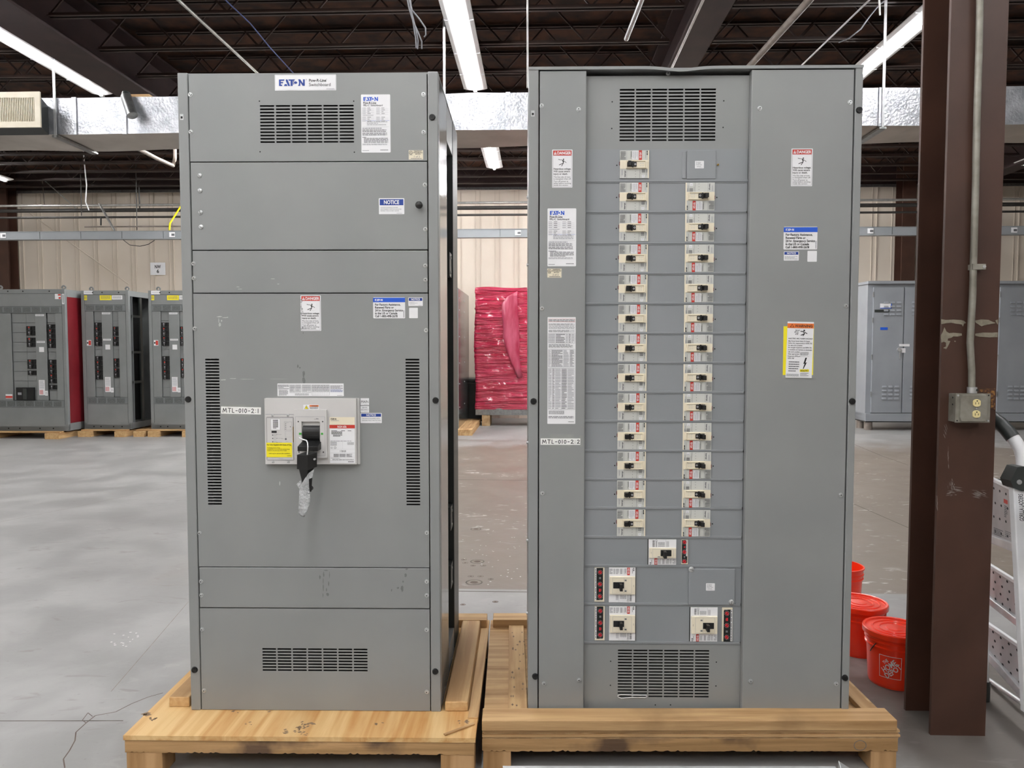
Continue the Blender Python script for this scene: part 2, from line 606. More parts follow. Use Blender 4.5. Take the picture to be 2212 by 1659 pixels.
def danger(parent, fr, x0, y0, x1, y1, y, worn=False):
    u0, u1, a, c = fr.rect(x0, y0, x1, y1, y)
    s = Sheet(u0, u1, a, c, y - 0.0004, M['white'], 0.002)
    s.frame(.04, .02, .96, .985, 0.0009, M['ink3'])
    s.r(.05, .025, .95, .155, M['red'])
    s.poly([(.08, .135), (.225, .135), (.153, .045)], M['white'], 2)
    s.t('!', .135, .07, .17, .13, M['red'], .02, 3)
    s.t('DANGER', .25, .05, .93, .132, M['white'], .03, 2, keep=False)
    # shocked figure
    for (p, q, w) in (((.36, .265), (.52, .275), .02), ((.36, .265), (.33, .25), .016), ((.30, .25), (.36, .27), .014), ((.52, .275), (.56, .34), .055), ((.56, .29), (.70, .345), .022), ((.56, .35), (.34, .405), .03), ((.56, .35), (.46, .435), .03)):
        dx, dy = q[0] - p[0], q[1] - p[1]
        n = math.hypot(dx * s.w, dy * s.h); ox = -dy * s.h / n * w * s.w / 2 / s.w; oy = dx * s.w / n * w * s.w / 2 / s.h
        s.poly([(p[0] - ox, p[1] - oy), (q[0] - ox, q[1] - oy), (q[0] + ox, q[1] + oy), (p[0] + ox, p[1] + oy)], M['ink'])
    s.disc(.56, .255, .032 * s.w, M['ink'])
    s.para(['Hazardous voltage.', 'Will cause severe', 'injury or death.'], .07, .48, .93, .68, M['ink'], .015, .70)
    s.para(['The line side of main', 'is energized when off.'], .08, .70, .93, .80, M['ink'], 0, .74)
    s.para(['Turn off power at', 'utility before working', 'inside this section.'], .08, .815, .93, .965, M['ink'], 0, .74)
    if worn:
        rd = random.Random(4)
        for k in range(34):
            q = rd.uniform(.1, .97); p = rd.uniform(.0, .09)
            s.r(p, q, p + rd.uniform(.01, .05), q + rd.uniform(.004, .02), M['ink2'] if rd.random() < .6 else M['paint'], 4)
    s.done('danger_label', parent)


def assist(parent, fr, x0, y0, x1, y1, y):
    u0, u1, a, c = fr.rect(x0, y0, x1, y1, y)
    s = Sheet(u0, u1, a, c, y - 0.0004, M['white'], 0.003)
    s.r(.0, .02, 1, .235, M['blue'])
    s.logo(.06, .08, .30, .175, M['white'])
    s.para(['For Factory Assistance,', 'Renewal Parts or', '24 hr. Emergency Service', 'in the US or Canada', 'Call 1-800-498-2678'], .06, .29, .93, .98, M['ink'], .022, .74)
    s.lines(.935, .62, .975, .96, 1, M['ink3'], 3, .7, vert=True)
    s.done('assistance_label', parent)


def notice(parent, fr, x0, y0, x1, y1, y, rows, head=.40, cut=None):
    u0, u1, a, c = fr.rect(x0, y0, x1, y1, y)
    s = Sheet(u0, u1, a, c, y - 0.0004, M['white'], 0.002)
    s.r(.035, .06, .965, head, M['navy'])
    s.t('NOTICE', .2, .06 + head * .14, .8, head - head * .14, M['white'], .03)
    if isinstance(rows, list):
        s.para(rows, .07, head + .12, .95, .86, M['ink2'], .0, .6)
    else:
        s.lines(.07, head + .15, .9, .88, rows, M['ink3'], 5)
    s.lines(.7, .91, .95, .97, 1, M['ink3'], 6)
    s.done('notice_label', parent)


def rating(parent, fr, box, y, seed):
    s = Sheet(*box, y - 0.0004, M['white'], 0.003)
    s.logo(.085, .045, .585, .112, M['blue'])
    s.t('Pow-R-Line', .08, .126, .52, .166, M['ink'], .02, align='l')
    s.t('PRL-C  Switchboard', .08, .172, .75, .202, M['ink'], .012, align='l')
    y0 = .225
    for k in range(8):
        yy = y0 + k * .0315
        if k == 4:
            s.lines(.05, yy + .004, .42, yy + .022, 1, M['ink3'], seed)
        else:
            for (a, c) in ((.04, .44), (.52, .94)):
                s.lines(a, yy, a + .12, yy + .02, 1, M['ink3'], seed + k)
                s.lines(a + .18, yy, a + .30, yy + .02, 1, M['ink2'], seed + k + 9)
                if k < 7: s.r(a, yy + .024, c, yy + .026, M['ink3'])
    s.r(.03, .45, .97, .453, M['blue'])
    s.lines(.2, .46, .9, .535, 3, M['ink3'], seed)
    s.r(.04, .555, .96, .557, M['ink3'])
    s.lines(.04, .565, .7, .60, 1, M['ink3'], seed)
    s.lines(.04, .60, .86, .65, 2, M['ink2'], seed + 2)
    s.lines(.04, .655, .88, .71, 2, M['ink2'], seed + 3)
    s.lines(.04, .725, .3, .75, 1, M['ink2'], seed + 4)
    s.lines(.09, .745, .92, .835, 4, M['ink2'], seed + 5)
    s.lines(.04, .845, .88, .875, 2, M['ink3'], seed + 6)
    s.lines(.04, .955, .26, .98, 1, M['ink3'], seed + 7); s.lines(.65, .945, .92, .97, 1, M['ink2'], seed + 8)
    s.done('rating_label', parent)


def ul(parent, box, y, num):
    s = Sheet(*box, y - 0.0004, M['cream'], 0.0015)
    s.frame(.02, .03, .98, .97, .0005, M['ink3'])
    s.disc(.15, .27, .13 * s.w, M['ink'], 1); s.disc(.15, .27, .105 * s.w, M['cream'], 2)
    s.t('UL', .08, .16, .22, .37, M['ink'], .02, 3)
    s.lines(.05, .48, .27, .56, 1, M['ink2'], 1)
    s.para(['DEADFRONT', 'SWITCHBOARD', 'SECTION'], .32, .05, .96, .52, M['ink'], .02, .7, align='c')
    s.t(num, .3, .58, .85, .78, M['ink2'], 0)
    s.lines(.15, .82, .9, .95, 1, M['ink2'], 3)
    s.done('listing_label', parent)


# ======================= left switchboard
LS = thing('switchboard', 'tall narrow grey switchboard with a single large main breaker, on the left pallet', 'switchboard', LF.o, LF.yaw)
LW = 0.9144
CD = 0.762
lp = LF(*z1(104, 600))[0]; lq = LF(*z1(124, 600))[0]
pw = LF(405, 300)[0] - 0.0         # width of the corner posts
post = 0.0357
b = B()
b.box(0.0, 0.002, 0.03, CD, 0.02, CH - .01, M['paint'])
b.box(0.0, LW, CD - .002, CD, 0.02, CH - .01, M['paint'])
b.box(0.0, LW, 0.01, CD, CH - .006, CH, M['paint'])
b.box(0.0, LW, 0.01, CD, 0.0, 0.012, M['inner'])
b.box(0.03, LW - .02, 0.16, 0.165, 0.012, CH - .01, M['dark'])
b.box(LW - .16, LW - .155, 0.16, CD - .05, 0.012, CH - .01, M['dark'])
b.build('enclosure', LS)
for nm, x0, x1 in (('left', 0.0, post), ('right', LW - post, LW)):
    b = B(); b.box(x0, x1, 0, 0.05, 0, CH, M['paint'])
    b.build('corner_post', LS, bevel=0.003)
b = B(); b.box(LW - .05, LW, .55, CD, 0, CH - .006, M['inner'])
b.build('rear_post', LS, bevel=0.003)
b = B()
b.box(LW - .003, LW - .0005, 0.051, 0.30, 0.0, CH - .006, M['gloss'])
b.box(LW - .02, LW - .0005, 0.298, 0.302, 0.0, CH - .006, M['inner'])
b.build('side_panel', LS)
b = B()
b.box(LW - .045, LW - .002, 0.302, 0.549, CH - .15, CH - .006, M['paint'])
b.box(LW - .045, LW - .002, 0.302, 0.549, 0.0, 0.10, M['paint'])
b.build('side_rail', LS)
for zz in (0.30, 0.55, 1.62):
    b = B()
    b.box(LW - .035, LW - .006, 0.46, 0.549, zz, zz + .10, M['inner'])
    b.cyl((LW - .006, .50, zz + .02), (LW - .002, .50, zz + .02), .006, M['zinc'], 8)
    b.cyl((LW - .006, .50, zz + .08), (LW - .002, .50, zz + .08), .006, M['zinc'], 8)
    b.build('side_bracket', LS)

x0 = LF(*z1(126, 500))[0]
x1 = LF(*z1(1903, 500))[0]
x0 = post + .0035; x1 = LW - post - .0035


def lz(z, y, x=1000):
    return LF(*z(x, y))[1]


g = 0.0016
edges = [lz(z1, 95), lz(z1, 756), lz(z1, 1418), lz(z2, 115), lz(z3, 468), lz(z3, 753), 0.002]
PY = 0.002
# top cover with its vent
e = edges
v1 = zr(LF, z1, 662, 333, 1362, 615)
holes = vent(*v1, 6, 12, .905, .50)
slot_plate('vent_cover', LS, x0, x1, e[1] + g, CH - .008, holes, PY, M['paint'])
plain_plate('hinged_cover', LS, x0, x1, e[2] + g, e[1] - g, PY, M['paint'])
plain_plate('blank_cover', LS, x0, x1, e[3] + g, e[2] - g, PY, M['paint'])
va = zr(LF, z2, 245, 600, 350, 600); vb = LF(475.5, 1090.5); vc = LF(441.5, 775)
vd = LF(875, 776); ve = LF(906, 1089.5)
vl = LF(447, 932)
holes = vent((vc[0] + vl[0]) / 2, (vc[0] + vl[0]) / 2 + .050, vb[1], vc[1], 1, 48, 1, .52)
holes += vent(vd[0] + .001, vd[0] + .0505, vb[1], vc[1], 1, 48, 1, .52)
slot_plate('breaker_cover', LS, x0, x1, e[4] + g, e[3] - g, holes, PY, M['paint'])
plain_plate('blank_cover', LS, x0, x1, e[5] + g, e[4] - g, PY, M['paint'])
v1 = zr(LF, z3, 630, 1030, 1358, 1187)
slot_plate('vent_cover', LS, x0, x1, e[6], e[5] - g, vent(*v1, 7, 8, .905, .52), PY, M['paint'])

for z, pts, kind in ((z1, ((142, 257), (146, 536), (1883, 255), (1884, 538), (1894, 930), (1897, 1262), (167, 1519), (170, 1628), (1897, 1534), (1898, 1640)), SCREW),
                     (z1, ((212, 862), (215, 974), (218, 1138), (222, 1246)), DOME),
                     (z2, ((177, 380), (1903, 392)), SCREW),
                     (z3, ((197, 229), (1770, 226), (207, 564), (209, 659), (1769, 564), (1769, 660), (215, 895), (1768, 899), (228, 1318), (1769, 1328)), SCREW)):
    for p in pts:
        u, zz = LF(*z(*p), PY)
        put(kind, LS, u, PY, zz)
for z, p in ((z1, (1948, 426)), (z2, (126, 908)), (z2, (1973, 916)), (z3, (162, 1175)), (z3, (1828, 1188))):
    u, zz = LF(*z(*p)); put(PLUG, LS, u, 0, zz)


def clip(fr, px, py, parent):
    u, zz = fr(px, py)
    b = B()
    b.box(u - .006, u + .006, -.0008, 0, zz - .010, zz + .010, M['zinc'])
    b.box(u - .0035, u + .0035, -.0013, -.0008, zz - .006, zz + .002, M['dark'])
    b.build('nut_clip', parent)


clip(LF, *z1(78, 424), LS)
# pull knob
u, zz = LF(*z1(1856, 1090), PY)
b = B()
b.cyl((u, PY, zz), (u, -.012, zz), .006, M['black'], 14)
for k in range(5):
    a0 = -pi / 2 + k * pi / 5.01; a1 = -pi / 2 + (k + 1) * pi / 5.01
    b.cyl((u, -.020 - .009 * sin(a0), zz), (u, -.020 - .009 * sin(a1), zz), max(.0135 * cos(a0), 1e-4), M['black'], 20, r2=max(.0135 * cos(a1), 1e-4), caps=False)
b.build('knob', LS)
# pin holes round the vent
b = B(); b.cyl((0, .0002, 0), (0, -.0003, 0), .0024, M['dark'], 10); PINH = b.build('pin_hole')
for p in ((658, 306), (1362, 306), (663, 684), (1367, 687)):
    u, zz = LF(*z1(*p), PY); put(PINH, LS, u, PY, zz)

# stickers
s = Sheet(*zr(LF, z1, 773, 108, 1231, 227, PY), PY - .0004, M['white'], .002)
s.frame(.008, .03, .992, .97, .0005, M['ink3'])
s.logo(.07, .30, .49, .71, M['navy'])
s.t('®', .505, .28, .525, .36, M['navy'])
s.t('Pow-R-Line', .56, .28, .84, .46, M['ink'], .02, align='l'); s.t('®', .835, .27, .85, .34, M['ink'])
s.t('Switchboard', .56, .53, .91, .73, M['ink'], .0, align='l')
s.lines(.84, .86, .98, .95, 2, M['ink3'], 2)
s.done('nameplate', LS)
rating(LS, LF, zr(LF, z1, 1418, 256, 1636, 690, PY), PY, 11)
ul(LS, zr(LF, z1, 1772, 672, 1881, 743, PY), PY, '1 of 2')
p = z1(1550, 1031); q = z1(1740, 1150)
notice(LS, LF, *p, *q, PY, ['ON/OFF CONTROL POWER', 'DISCONNECT SWITCH LOCATED', 'BEHIND THIS COVER / DOOR.'], .44)
p = z2(966, 131); q = z2(1118, 397)
danger(LS, LF, *p, *q, PY, True)
p = z2(1507, 146); q = z2(1746, 303)
assist(LS, LF, *p, *q, PY)
p = z2(1770, 147); q = z2(1878, 211)
notice(LS, LF, *p, *q, PY, ['BUS BRACING', 'RATING LOCATED IN', 'THIS SECTION'], .40)
s = Sheet(*zr(LF, z2, 1776, 224, 1841, 302, PY), PY - .0004, M['white'], .002)
s.done('blank_sticker', LS)
s = Sheet(*zr(LF, z2, 793, 789, 1288, 884, PY), PY - .0004, M['white'], .002)
s.lines(.01, .09, .175, .46, 4, M['ink2'], 1); s.lines(.02, .5, .16, .95, 5, M['ink2'], 2)
for (a, c, n) in ((.185, .265, 3), (.275, .355, 3), (.375, .505, 4), (.52, .785, 10)):
    s.frame(a, .10, c, .72 if n < 9 else .93, .0005, M['ink2'])
    for k in range(1, n): s.r(a + (c - a) * k / n, .22, a + (c - a) * k / n + .0012, .72 if n < 9 else .93, M['ink3'])
    for k in range(6): s.r(a, .25 + k * .09, c, .258 + k * .09, M['ink3'])
    s.lines(a + .005, .12, c - .005, .66, 6, M['ink2'], n, .35)
s.lines(.265, .78, .47, .95, 2, M['ink2'], 9)
s.lines(.80, .15, .985, .42, 3, M['ink2'], 5); s.lines(.80, .46, .985, .68, 3, M['navy'], 6); s.lines(.9, .92, .98, .97, 1, M['ink'], 7)
s.done('ratings_chart', LS)
s = Sheet(*zr(LF, z2, 1413, 899, 1477, 951, PY), PY - .0004, M['white'], .001)
s.t('MAIN', .08, .32, .92, .68, M['ink'], 0, keep=False); s.lines(.4, .86, .9, .95, 1, M['ink3'], 2)
s.done('main_label', LS)
s = Sheet(*zr(LF, z2, 1413, 957, 1477, 1006, PY), PY - .0004, M['white'], .001)
s.t('SERVICE', .2, .16, .8, .36, M['ink2'], 0, keep=False); s.t('DISCONNECT', .07, .46, .93, .68, M['ink2'], 0, keep=False); s.lines(.4, .86, .9, .95, 1, M['ink3'], 2)
s.done('service_label', LS)
p = z2(1413, 1010); q = z2(1572, 1085)
notice(LS, LF, *p, *q, PY, ['THIS DEVICE EQUIPPED WITH', 'GROUND FAULT PROTECTION'], .36)


def hand(parent, fr, z, x0, y0, x1, y1, txt, tilt, y):
    s = Sheet(*zr(fr, z, x0, y0, x1, y1, y), y - .0008, M['tape'], 0, tilt)
    # hand lettering in strokes
    G = {'M': [[(0, 0), (.15, 1), (.45, .25), (.75, 1), (.95, 0)]], 'T': [[(0, 1), (1, .97)], [(.5, 1), (.45, 0)]], 'L': [[(.15, 1), (.1, .05), (.9, 0)]],
         '-': [[(.1, .45), (.9, .48)]], '0': [[(.5, .95), (.12, .7), (.1, .25), (.45, 0), (.85, .25), (.88, .7), (.5, .95)]], '1': [[(.5, 1), (.45, 0)]],
         '2': [[(.1, .75), (.4, 1), (.8, .8), (.6, .45), (.1, .03), (.5, .1), (.95, .0)]], ':': [[(.4, .75), (.45, .68)], [(.4, .2), (.45, .13)]],
         'F': [[(.1, 0), (.5, .95), (.5, 0)], [(.1, .03), (.95, .03)]]}
    W = {'M': .105, 'T': .075, 'L': .06, '-': .055, '0': .062, '1': .03, '2': .075, ':': .03, 'F': .06}
    x = .045
    for ch in txt:
        for st in G[ch]:
            for (p, q) in zip(st[:-1], st[1:]):
                A = ((x + p[0] * W[ch]), .80 - .58 * p[1]); Cc = ((x + q[0] * W[ch]), .80 - .58 * q[1])
                dx = (Cc[0] - A[0]) * s.w; dy = (Cc[1] - A[1]) * s.h; n = math.hypot(dx, dy) or 1
                k = .0011
                ox = -dy / n * k / s.w; oy = dx / n * k / s.h
                ex = dx / n * k * .6 / s.w; ey = dy / n * k * .6 / s.h
                s.poly([(A[0] - ox - ex, A[1] - oy - ey), (Cc[0] - ox + ex, Cc[1] - oy + ey), (Cc[0] + ox + ex, Cc[1] + oy + ey), (A[0] + ox - ex, A[1] + oy - ey)], M['ink'])
        x += W[ch] + .026
    s.done('tape_label', parent)


def clear_patch(parent, fr, z, boxes, y):
    for k, bx in enumerate(boxes):
        s = Sheet(*zr(fr, z, *bx, y), y - .0002, M['clear'], .002)
        s.done('clear_tape', parent)


clear_patch(LS, LF, z2, ((380, 945, 590, 1035),), PY)
hand(LS, LF, z2, 372, 964, 670, 1018, 'MTL-010-2:1', -0.02, PY)


def scrap(parent, fr, z, pts, y, mat, seed, n=10):
    """residue left on the paint: ragged little patches"""
    rd = random.Random(seed)
    b = B()
    for (x, yy, w, h) in pts:
        m = []
        for k in range(n):
            a = 2 * pi * k / n; r = rd.uniform(.55, 1.0)
            p = fr(*z(x + w / 2 * r * cos(a), yy + h / 2 * r * sin(a)), y)
            m.append((p[0], y - .0003, p[1]))
        b.face(m[::-1], mat)
    b.build('scuff_mark', parent)


scrap(LS, LF, z2, ((945, 660, 18, 30), (960, 672, 14, 14), (988, 720, 24, 60), (990, 765, 26, 70), (985, 412, 8, 16)), PY, M['smudge'], 3)
scrap(LS, LF, z2, ((360, 290, 50, 9), (400, 298, 50, 8), (355, 320, 8, 50), (362, 350, 20, 34), (375, 322, 12, 22), (420, 295, 16, 8), (385, 762, 50, 12), (460, 752, 70, 6), (560, 757, 140, 3), (800, 755, 200, 2), (810, 1535, 8, 50), (500, 68, 30, 8), (515, 85, 40, 6), (760, 8, 40, 6), (800, 47, 22, 6)), PY, M['scuff'], 5)
scrap(LS, LF, z3, ((1052, 560, 8, 60), (1053, 610, 12, 60), (1050, 660, 8, 40), (1082, 655, 26, 32), (1072, 488, 44, 8), (1095, 520, 8, 60), (1090, 580, 10, 40), (1075, 620, 10, 30), (1030, 535, 18, 36), (1055, 515, 14, 40), (1630, 478, 26, 20), (1622, 522, 20, 30), (1605, 565, 16, 22), (1600, 615, 26, 70), (1570, 608, 24, 18), (1525, 625, 10, 24)), PY, M['smudge'], 7)

# ---- main breaker
zb = zm(560, 815, 280 / 1498)
MB0 = LF.rect(*zb(65, 240), *zb(1165, 1022), PY)
u0, u1, w0, w1 = MB0
mby = -0.022


def mr(x0, y0, x1, y1, y=mby):
    return LF.rect(*zb(x0, y0), *zb(x1, y1), y)


b = B()
q = mr(65, 245, 1122, 1005)
b.box(q[0], q[1], mby, PY, q[2], q[3], M['bezel'])
q2 = mr(1122, 245, 1165, 1020, 0)
b.box(q[1], q2[1], -0.004, PY, q[2] - .002, q[3], M['bezel'])
f = mr(70, 425, 412, 432); b.box(f[0], f[1], mby - .0006, mby, f[2], f[3], M['ink3'])
MBK = b.build('main_breaker', LS, bevel=.002)
# trip unit
s = Sheet(*mr(85, 460, 400, 960), mby - .0006, M['ink'], .003)
s.r(.012, .008, .988, .992, M['bezel'], 1); s.frame(.03, .02, .97, .98, .0005, M['ink3'], 2)
s.r(.165, .04, .51, .30, M['ink3'], 2); s.r(.175, .045, .50, .295, M['white'], 3)
s.lines(.25, .055, .44, .26, 9, M['ink'], 8, .6, 4); s.r(.19, .315, .38, .365, M['ink'], 2)
s.frame(.66, .105, .935, .30, .0005, M['ink2'], 2)
for k in range(4): s.disc(.715, .155 + .04 * k, .0013, M['ink'], 3)
s.disc(.885, .22, .0015, M['ink'], 3); s.lines(.69, .125, .83, .135, 1, M['ink2'], 2)
s.frame(.685, .325, .925, .46, .0005, M['ink3'], 2)
for k in range(3):
    s.disc(.23, .415 + .078 * k, .0018, M['ink'], 3); s.frame(.27, .40 + .078 * k, .35, .43 + .078 * k, .0004, M['ink2'], 2)
    s.disc(.385, .40 + .09 * k, .0012, M['ink'], 3); s.lines(.42, .395 + .09 * k, .58, .405 + .09 * k, 1, M['ink2'], k)
s.disc(.71, .505, .0036, M['ink2'], 3); s.lines(.55, .495, .64, .505, 1, M['ink2'], 7); s.lines(.70, .56, .80, .57, 1, M['ink2'], 8)
s.r(.972, .22, .99, .58, M['brass'], 3)
s.lines(.44, .957, .6, .966, 1, M['ink2'], 5)
s.done('trip_unit', MBK)
for p in ((152, 440), (330, 440), (160, 978), (338, 978)):
    u, zz = LF(*zb(*p), mby); put(DOME, MBK, u, mby, zz).scale = (.6, .6, .6)
s = Sheet(*mr(85, 755, 382, 922), mby - .0022, M['yellow'], .002)
s.t('For Units Supplied with Cause of Trip', .03, .10, .97, .21, M['ink'], .025, keep=False)
s.para(['To Enable Cause of Trip', 'connect 0V to 1S on the TU terminal block', 'located on the left side of the breaker.'], .04, .32, .92, .60, M['ink'], .01, .66, keep=True)
s.t('Label may be removed after installation.', .1, .70, .93, .79, M['ink'], .01, keep=False); s.lines(.8, .88, .97, .93, 1, M['ink'], 2)
s.done('yellow_sticker', MBK)
s = Sheet(*mr(510, 317, 690, 372), mby - .0006, M['white'], .001)
s.poly([(.06, .9), (.34, .9), (.2, .12)], M['ink'], 1); s.poly([(.09, .85), (.31, .85), (.2, .22)], M['yellow'], 2)
s.poly([(.21, .35), (.16, .65), (.2, .63), (.18, .84), (.25, .56), (.2, .58)], M['ink'], 3)
s.r(.40, .08, .98, .40, M['orange'], 1); s.t('WARNING', .52, .14, .93, .34, M['ink'], .02); s.lines(.41, .48, .96, .9, 3, M['ink2'], 3)
s.done('warning_label', MBK)
# handle frame
b = B()
fq = mr(412, 375, 788, 928)
fi = mr(500, 508, 712, 832)
fy = mby - .010
holes_frame = [(fi[0], fi[1], fi[2], fi[3])]
hf = slot_plate('handle_frame', MBK, fq[0], fq[1], fq[2], fq[3], holes_frame, fy, M['bezel'], t=.03, flange=.011)
s = Sheet(*mr(430, 450, 770, 900), fy - .0003)
s.frame(0, 0, 1, 1, .0009, M['ink3'])
for p in ((.10, .13), (.925, .13), (.11, .91), (.935, .91)): s.disc(*p, .0024, M['ink'])
s.r(.115, .415, .205, .468, M['green']); s.r(.86, .415, .935, .468, M['green'])
s.r(.63, .065, .69, .07, M['ink']); s.r(.72, .055, .79, .065, M['ink'])
s.poly([(.68, .068), (.735, .045), (.74, .05), (.69, .072)], M['ink'])
s.done('frame_marking', MBK)
b = B()
b.box(fi[0], fi[1], mby + .012, PY, fi[2], fi[3], M['dark'])
cz = (fi[2] + fi[3]) / 2 + .006
n = 14; R_ = .052
prev = None
for k in range(n + 1):
    a = -1.15 + 2.3 * k / n
    pt = (mby + .042 - R_ * cos(a), cz + R_ * sin(a) * .95)
    if prev: b.face([(fi[0] + .003, prev[0], prev[1]), (fi[1] - .003, prev[0], prev[1]), (fi[1] - .003, pt[0], pt[1]), (fi[0] + .003, pt[0], pt[1])], M['black'], True)
    prev = pt
hq = mr(455, 725, 712, 850, fy - .02)
b.hexa([(hq[0], fy - .035, hq[2]), (hq[1] - .008, fy - .030, hq[2]), (hq[1] - .002, mby + .01, hq[2] + .004), (fi[0] + .004, mby + .01, hq[2] + .004),
        (hq[0], fy - .035, hq[2] + .017), (hq[1] - .008, fy - .030, hq[2] + .017), (hq[1] - .002, mby + .01, hq[3]), (fi[0] + .004, mby + .01, hq[3])], M['black'])
b.build('switch_handle', MBK, bevel=.0015)
s = Sheet(*mr(815, 460, 1107, 995), mby - .0006, M['bkgrey'], .002)
s.r(.004, .0, .996, .165, M['cream'], 1); s.r(.004, .24, .996, .995, M['white'], 1)
s.logo(.055, .025, .27, .055, M['ink'], 2); s.lines(.055, .062, .38, .09, 2, M['ink3'], 3)
s.r(.0, .168, 1, .242, M['red'], 2); s.t('RGH 65k', .32, .183, .68, .228, M['white'], .025, 3, keep=False)
s.lines(.07, .285, .30, .30, 1, M['ink'], 1, .8); s.lines(.46, .285, .62, .30, 1, M['ink'], 2, .8); s.lines(.72, .285, .88, .30, 1, M['ink'], 6, .8)
s.lines(.07, .305, .5, .37, 3, M['ink'], 4, .6); s.lines(.14, .375, .5, .42, 2, M['ink'], 5, .6)
s.lines(.03, .505, .98, .525, 1, M['ink2'], 6); s.lines(.03, .53, .28, .62, 4, M['ink2'], 7); s.lines(.7, .54, .96, .6, 3, M['ink2'], 8)
s.r(.50, .53, .504, .685, M['ink2']); s.t('CE', .035, .645, .11, .675, M['ink'], 0); s.disc(.21, .66, .004, M['ink2'], 2); s.disc(.21, .66, .003, M['white'], 3)
for yy in (.69, .775, .865, .94): s.r(.01, yy, .99, yy + .002, M['ink2'])
rd = random.Random(5)
x = .38
while x < .64:
    w = rd.uniform(.006, .014); s.r(x, .715, x + w, .755, M['ink']); x += w + rd.uniform(.006, .012)
s.lines(.15, .79, .35, .86, 4, M['ink2'], 9, .6); s.lines(.38, .79, .62, .86, 4, M['ink2'], 10, .6); s.lines(.66, .79, .88, .86, 4, M['ink2'], 11, .6)
s.lines(.03, .88, .4, .893, 1, M['ink2'], 12); s.lines(.1, .905, .95, .93, 2, M['ink2'], 13); s.lines(.72, .95, .95, .97, 1, M['ink'], 14, .7)
s.done('breaker_label', MBK)

# ---- loose handle extension tied to the breaker handle
ey = fy - .055
c0 = LF(*zb(552, 960), ey)
org = LF.o + LF.ux * c0[0] + LF.uy * ey + Vector((0, 0, c0[1]))
EX = thing('handle_extension', 'black plastic handle extension zip-tied to the main breaker handle, hanging with a silver foil strip', 'handle extension', org, LF.yaw)


def ex(x, y, d=0.0):
    u, zz = LF(*zb(x, y), ey + d)
    return (u - c0[0], d, zz - c0[1])


b = B()
A = [ex(435, 895), ex(562, 900, -.012), ex(672, 862), ex(540, 858, .03)]
Q = [ex(433, 1062), ex(560, 1078, -.012), ex(668, 1035), ex(540, 1030, .03)]
b.hexa(Q + A, M['black'])
ins = [Vector(A[i]).lerp((Vector(A[0]) + Vector(A[2])) / 2, .22) + Vector((0, 0, .0004)) for i in range(4)]
b.face(ins, M['dark'])
b.build('socket', EX, bevel=.0012)
b = B()
b.hexa([ex(505, 1245, -.004), ex(545, 1250, -.006), ex(560, 1240, .012), ex(500, 1240, .012), ex(458, 1060, -.005), ex(560, 1076, -.009), ex(640, 1036, .012), ex(470, 1050, .02)], M['black'])
b.hexa([ex(575, 1325, -.004), ex(603, 1322, -.004), ex(603, 1322, .008), ex(575, 1325, .008), ex(545, 1110, -.004), ex(620, 1080, -.004), ex(620, 1080, .010), ex(545, 1110, .010)], M['black'])
p = ex(590, 1285); b.cyl((p[0], -.006, p[2]), (p[0], .008, p[2]), .0085, M['black'], 16)
b.build('shank', EX, bevel=.001)
b = B(); p = ex(645, 945, -.004); q = ex(632, 945, .004)
b.cyl((p[0], p[1], p[2]), (p[0] - .001, p[1] - .006, p[2]), .0035, M['zinc'], 12)
b.build('pin', EX)
M['foil'] = MAT('crumpled_grey_foil', '#a6a8a9', '#d0d2d3', 26, rough=.3, bump=1.0, bscale=110, metal=.2)
b = B()
N = 9
L1 = [(562, 1115), (520, 1180), (478, 1255), (462, 1300), (460, 1380), (455, 1480), (450, 1560), (470, 1595), (512, 1617)]
L2 = [(568, 1112), (572, 1180), (574, 1260), (580, 1310), (588, 1390), (585, 1450), (560, 1520), (540, 1575), (522, 1612)]
rd = random.Random(2)
grid = []
for (l, r_) in zip(L1, L2):
    grid.append([ex(l[0] + (r_[0] - l[0]) * k / 5, l[1] + (r_[1] - l[1]) * k / 5, -.008 + rd.uniform(-.003, .003) - .002 * (k % 2)) for k in range(6)])
b.sheet(grid, M['foil'])
b.face([ex(478, 1190, -.006), ex(430, 1235, -.004), ex(462, 1285, -.005), ex(490, 1250, -.007)][::-1], M['foil'])
b.face([ex(570, 1110, -.0075), ex(570, 1180, -.0075), ex(612, 1160, -.0065), ex(634, 1060, -.006)], M['foil'])
o = b.build('foil_strip', EX)
md = o.modifiers.new('thick', 'SOLIDIFY'); md.thickness = .0008
b = B()
b.tube([ex(460, 698, -.012), ex(480, 712, -.014), ex(520, 722, -.016), ex(545, 730, -.016), ex(558, 755, -.020), ex(562, 800, -.026), ex(560, 850, -.020), ex(555, 900, -.006)], .0022, M['white'], 7)
b.build('zip_tie', EX)
# ======================= right switchboard
RS = thing('switchboard', 'wide grey switchboard packed with rows of small cream circuit breakers, on the right pallet', 'switchboard', RF.o, RF.yaw)
RW = 1.143
ua = RF(1163.5, 300)[0]                     # right edge of the left post
ub = RF(1844.5, 300)[0]                     # left edge of the right post
REC = .026                                  # depth of the breaker panel behind the side covers
uc = RF(1264.3, 700)[0]
ud = RF(1615.5, 700)[0]
ue = ud
b = B()
b.box(0.0, .002, .03, CD, .02, CH - .01, M['paint'])
b.box(RW - .002, RW, .03, CD, .02, CH - .01, M['paint'])
b.box(0.0, RW, CD - .002, CD, .02, CH - .01, M['paint'])
b.box(0.0, RW, .01, CD, CH - .006, CH - .001, M['paint'])
b.box(0.0, RW, .01, CD, 0, .012, M['inner'])
b.box(.03, RW - .03, .16, .165, .012, CH - .01, M['dark'])
b.build('enclosure', RS)
for x0, x1 in ((0.0, ua), (ub + .002, RW)):
    b = B(); b.box(x0, x1, 0, .05, 0, CH, M['paint'])
    b.build('corner_post', RS, bevel=.003)
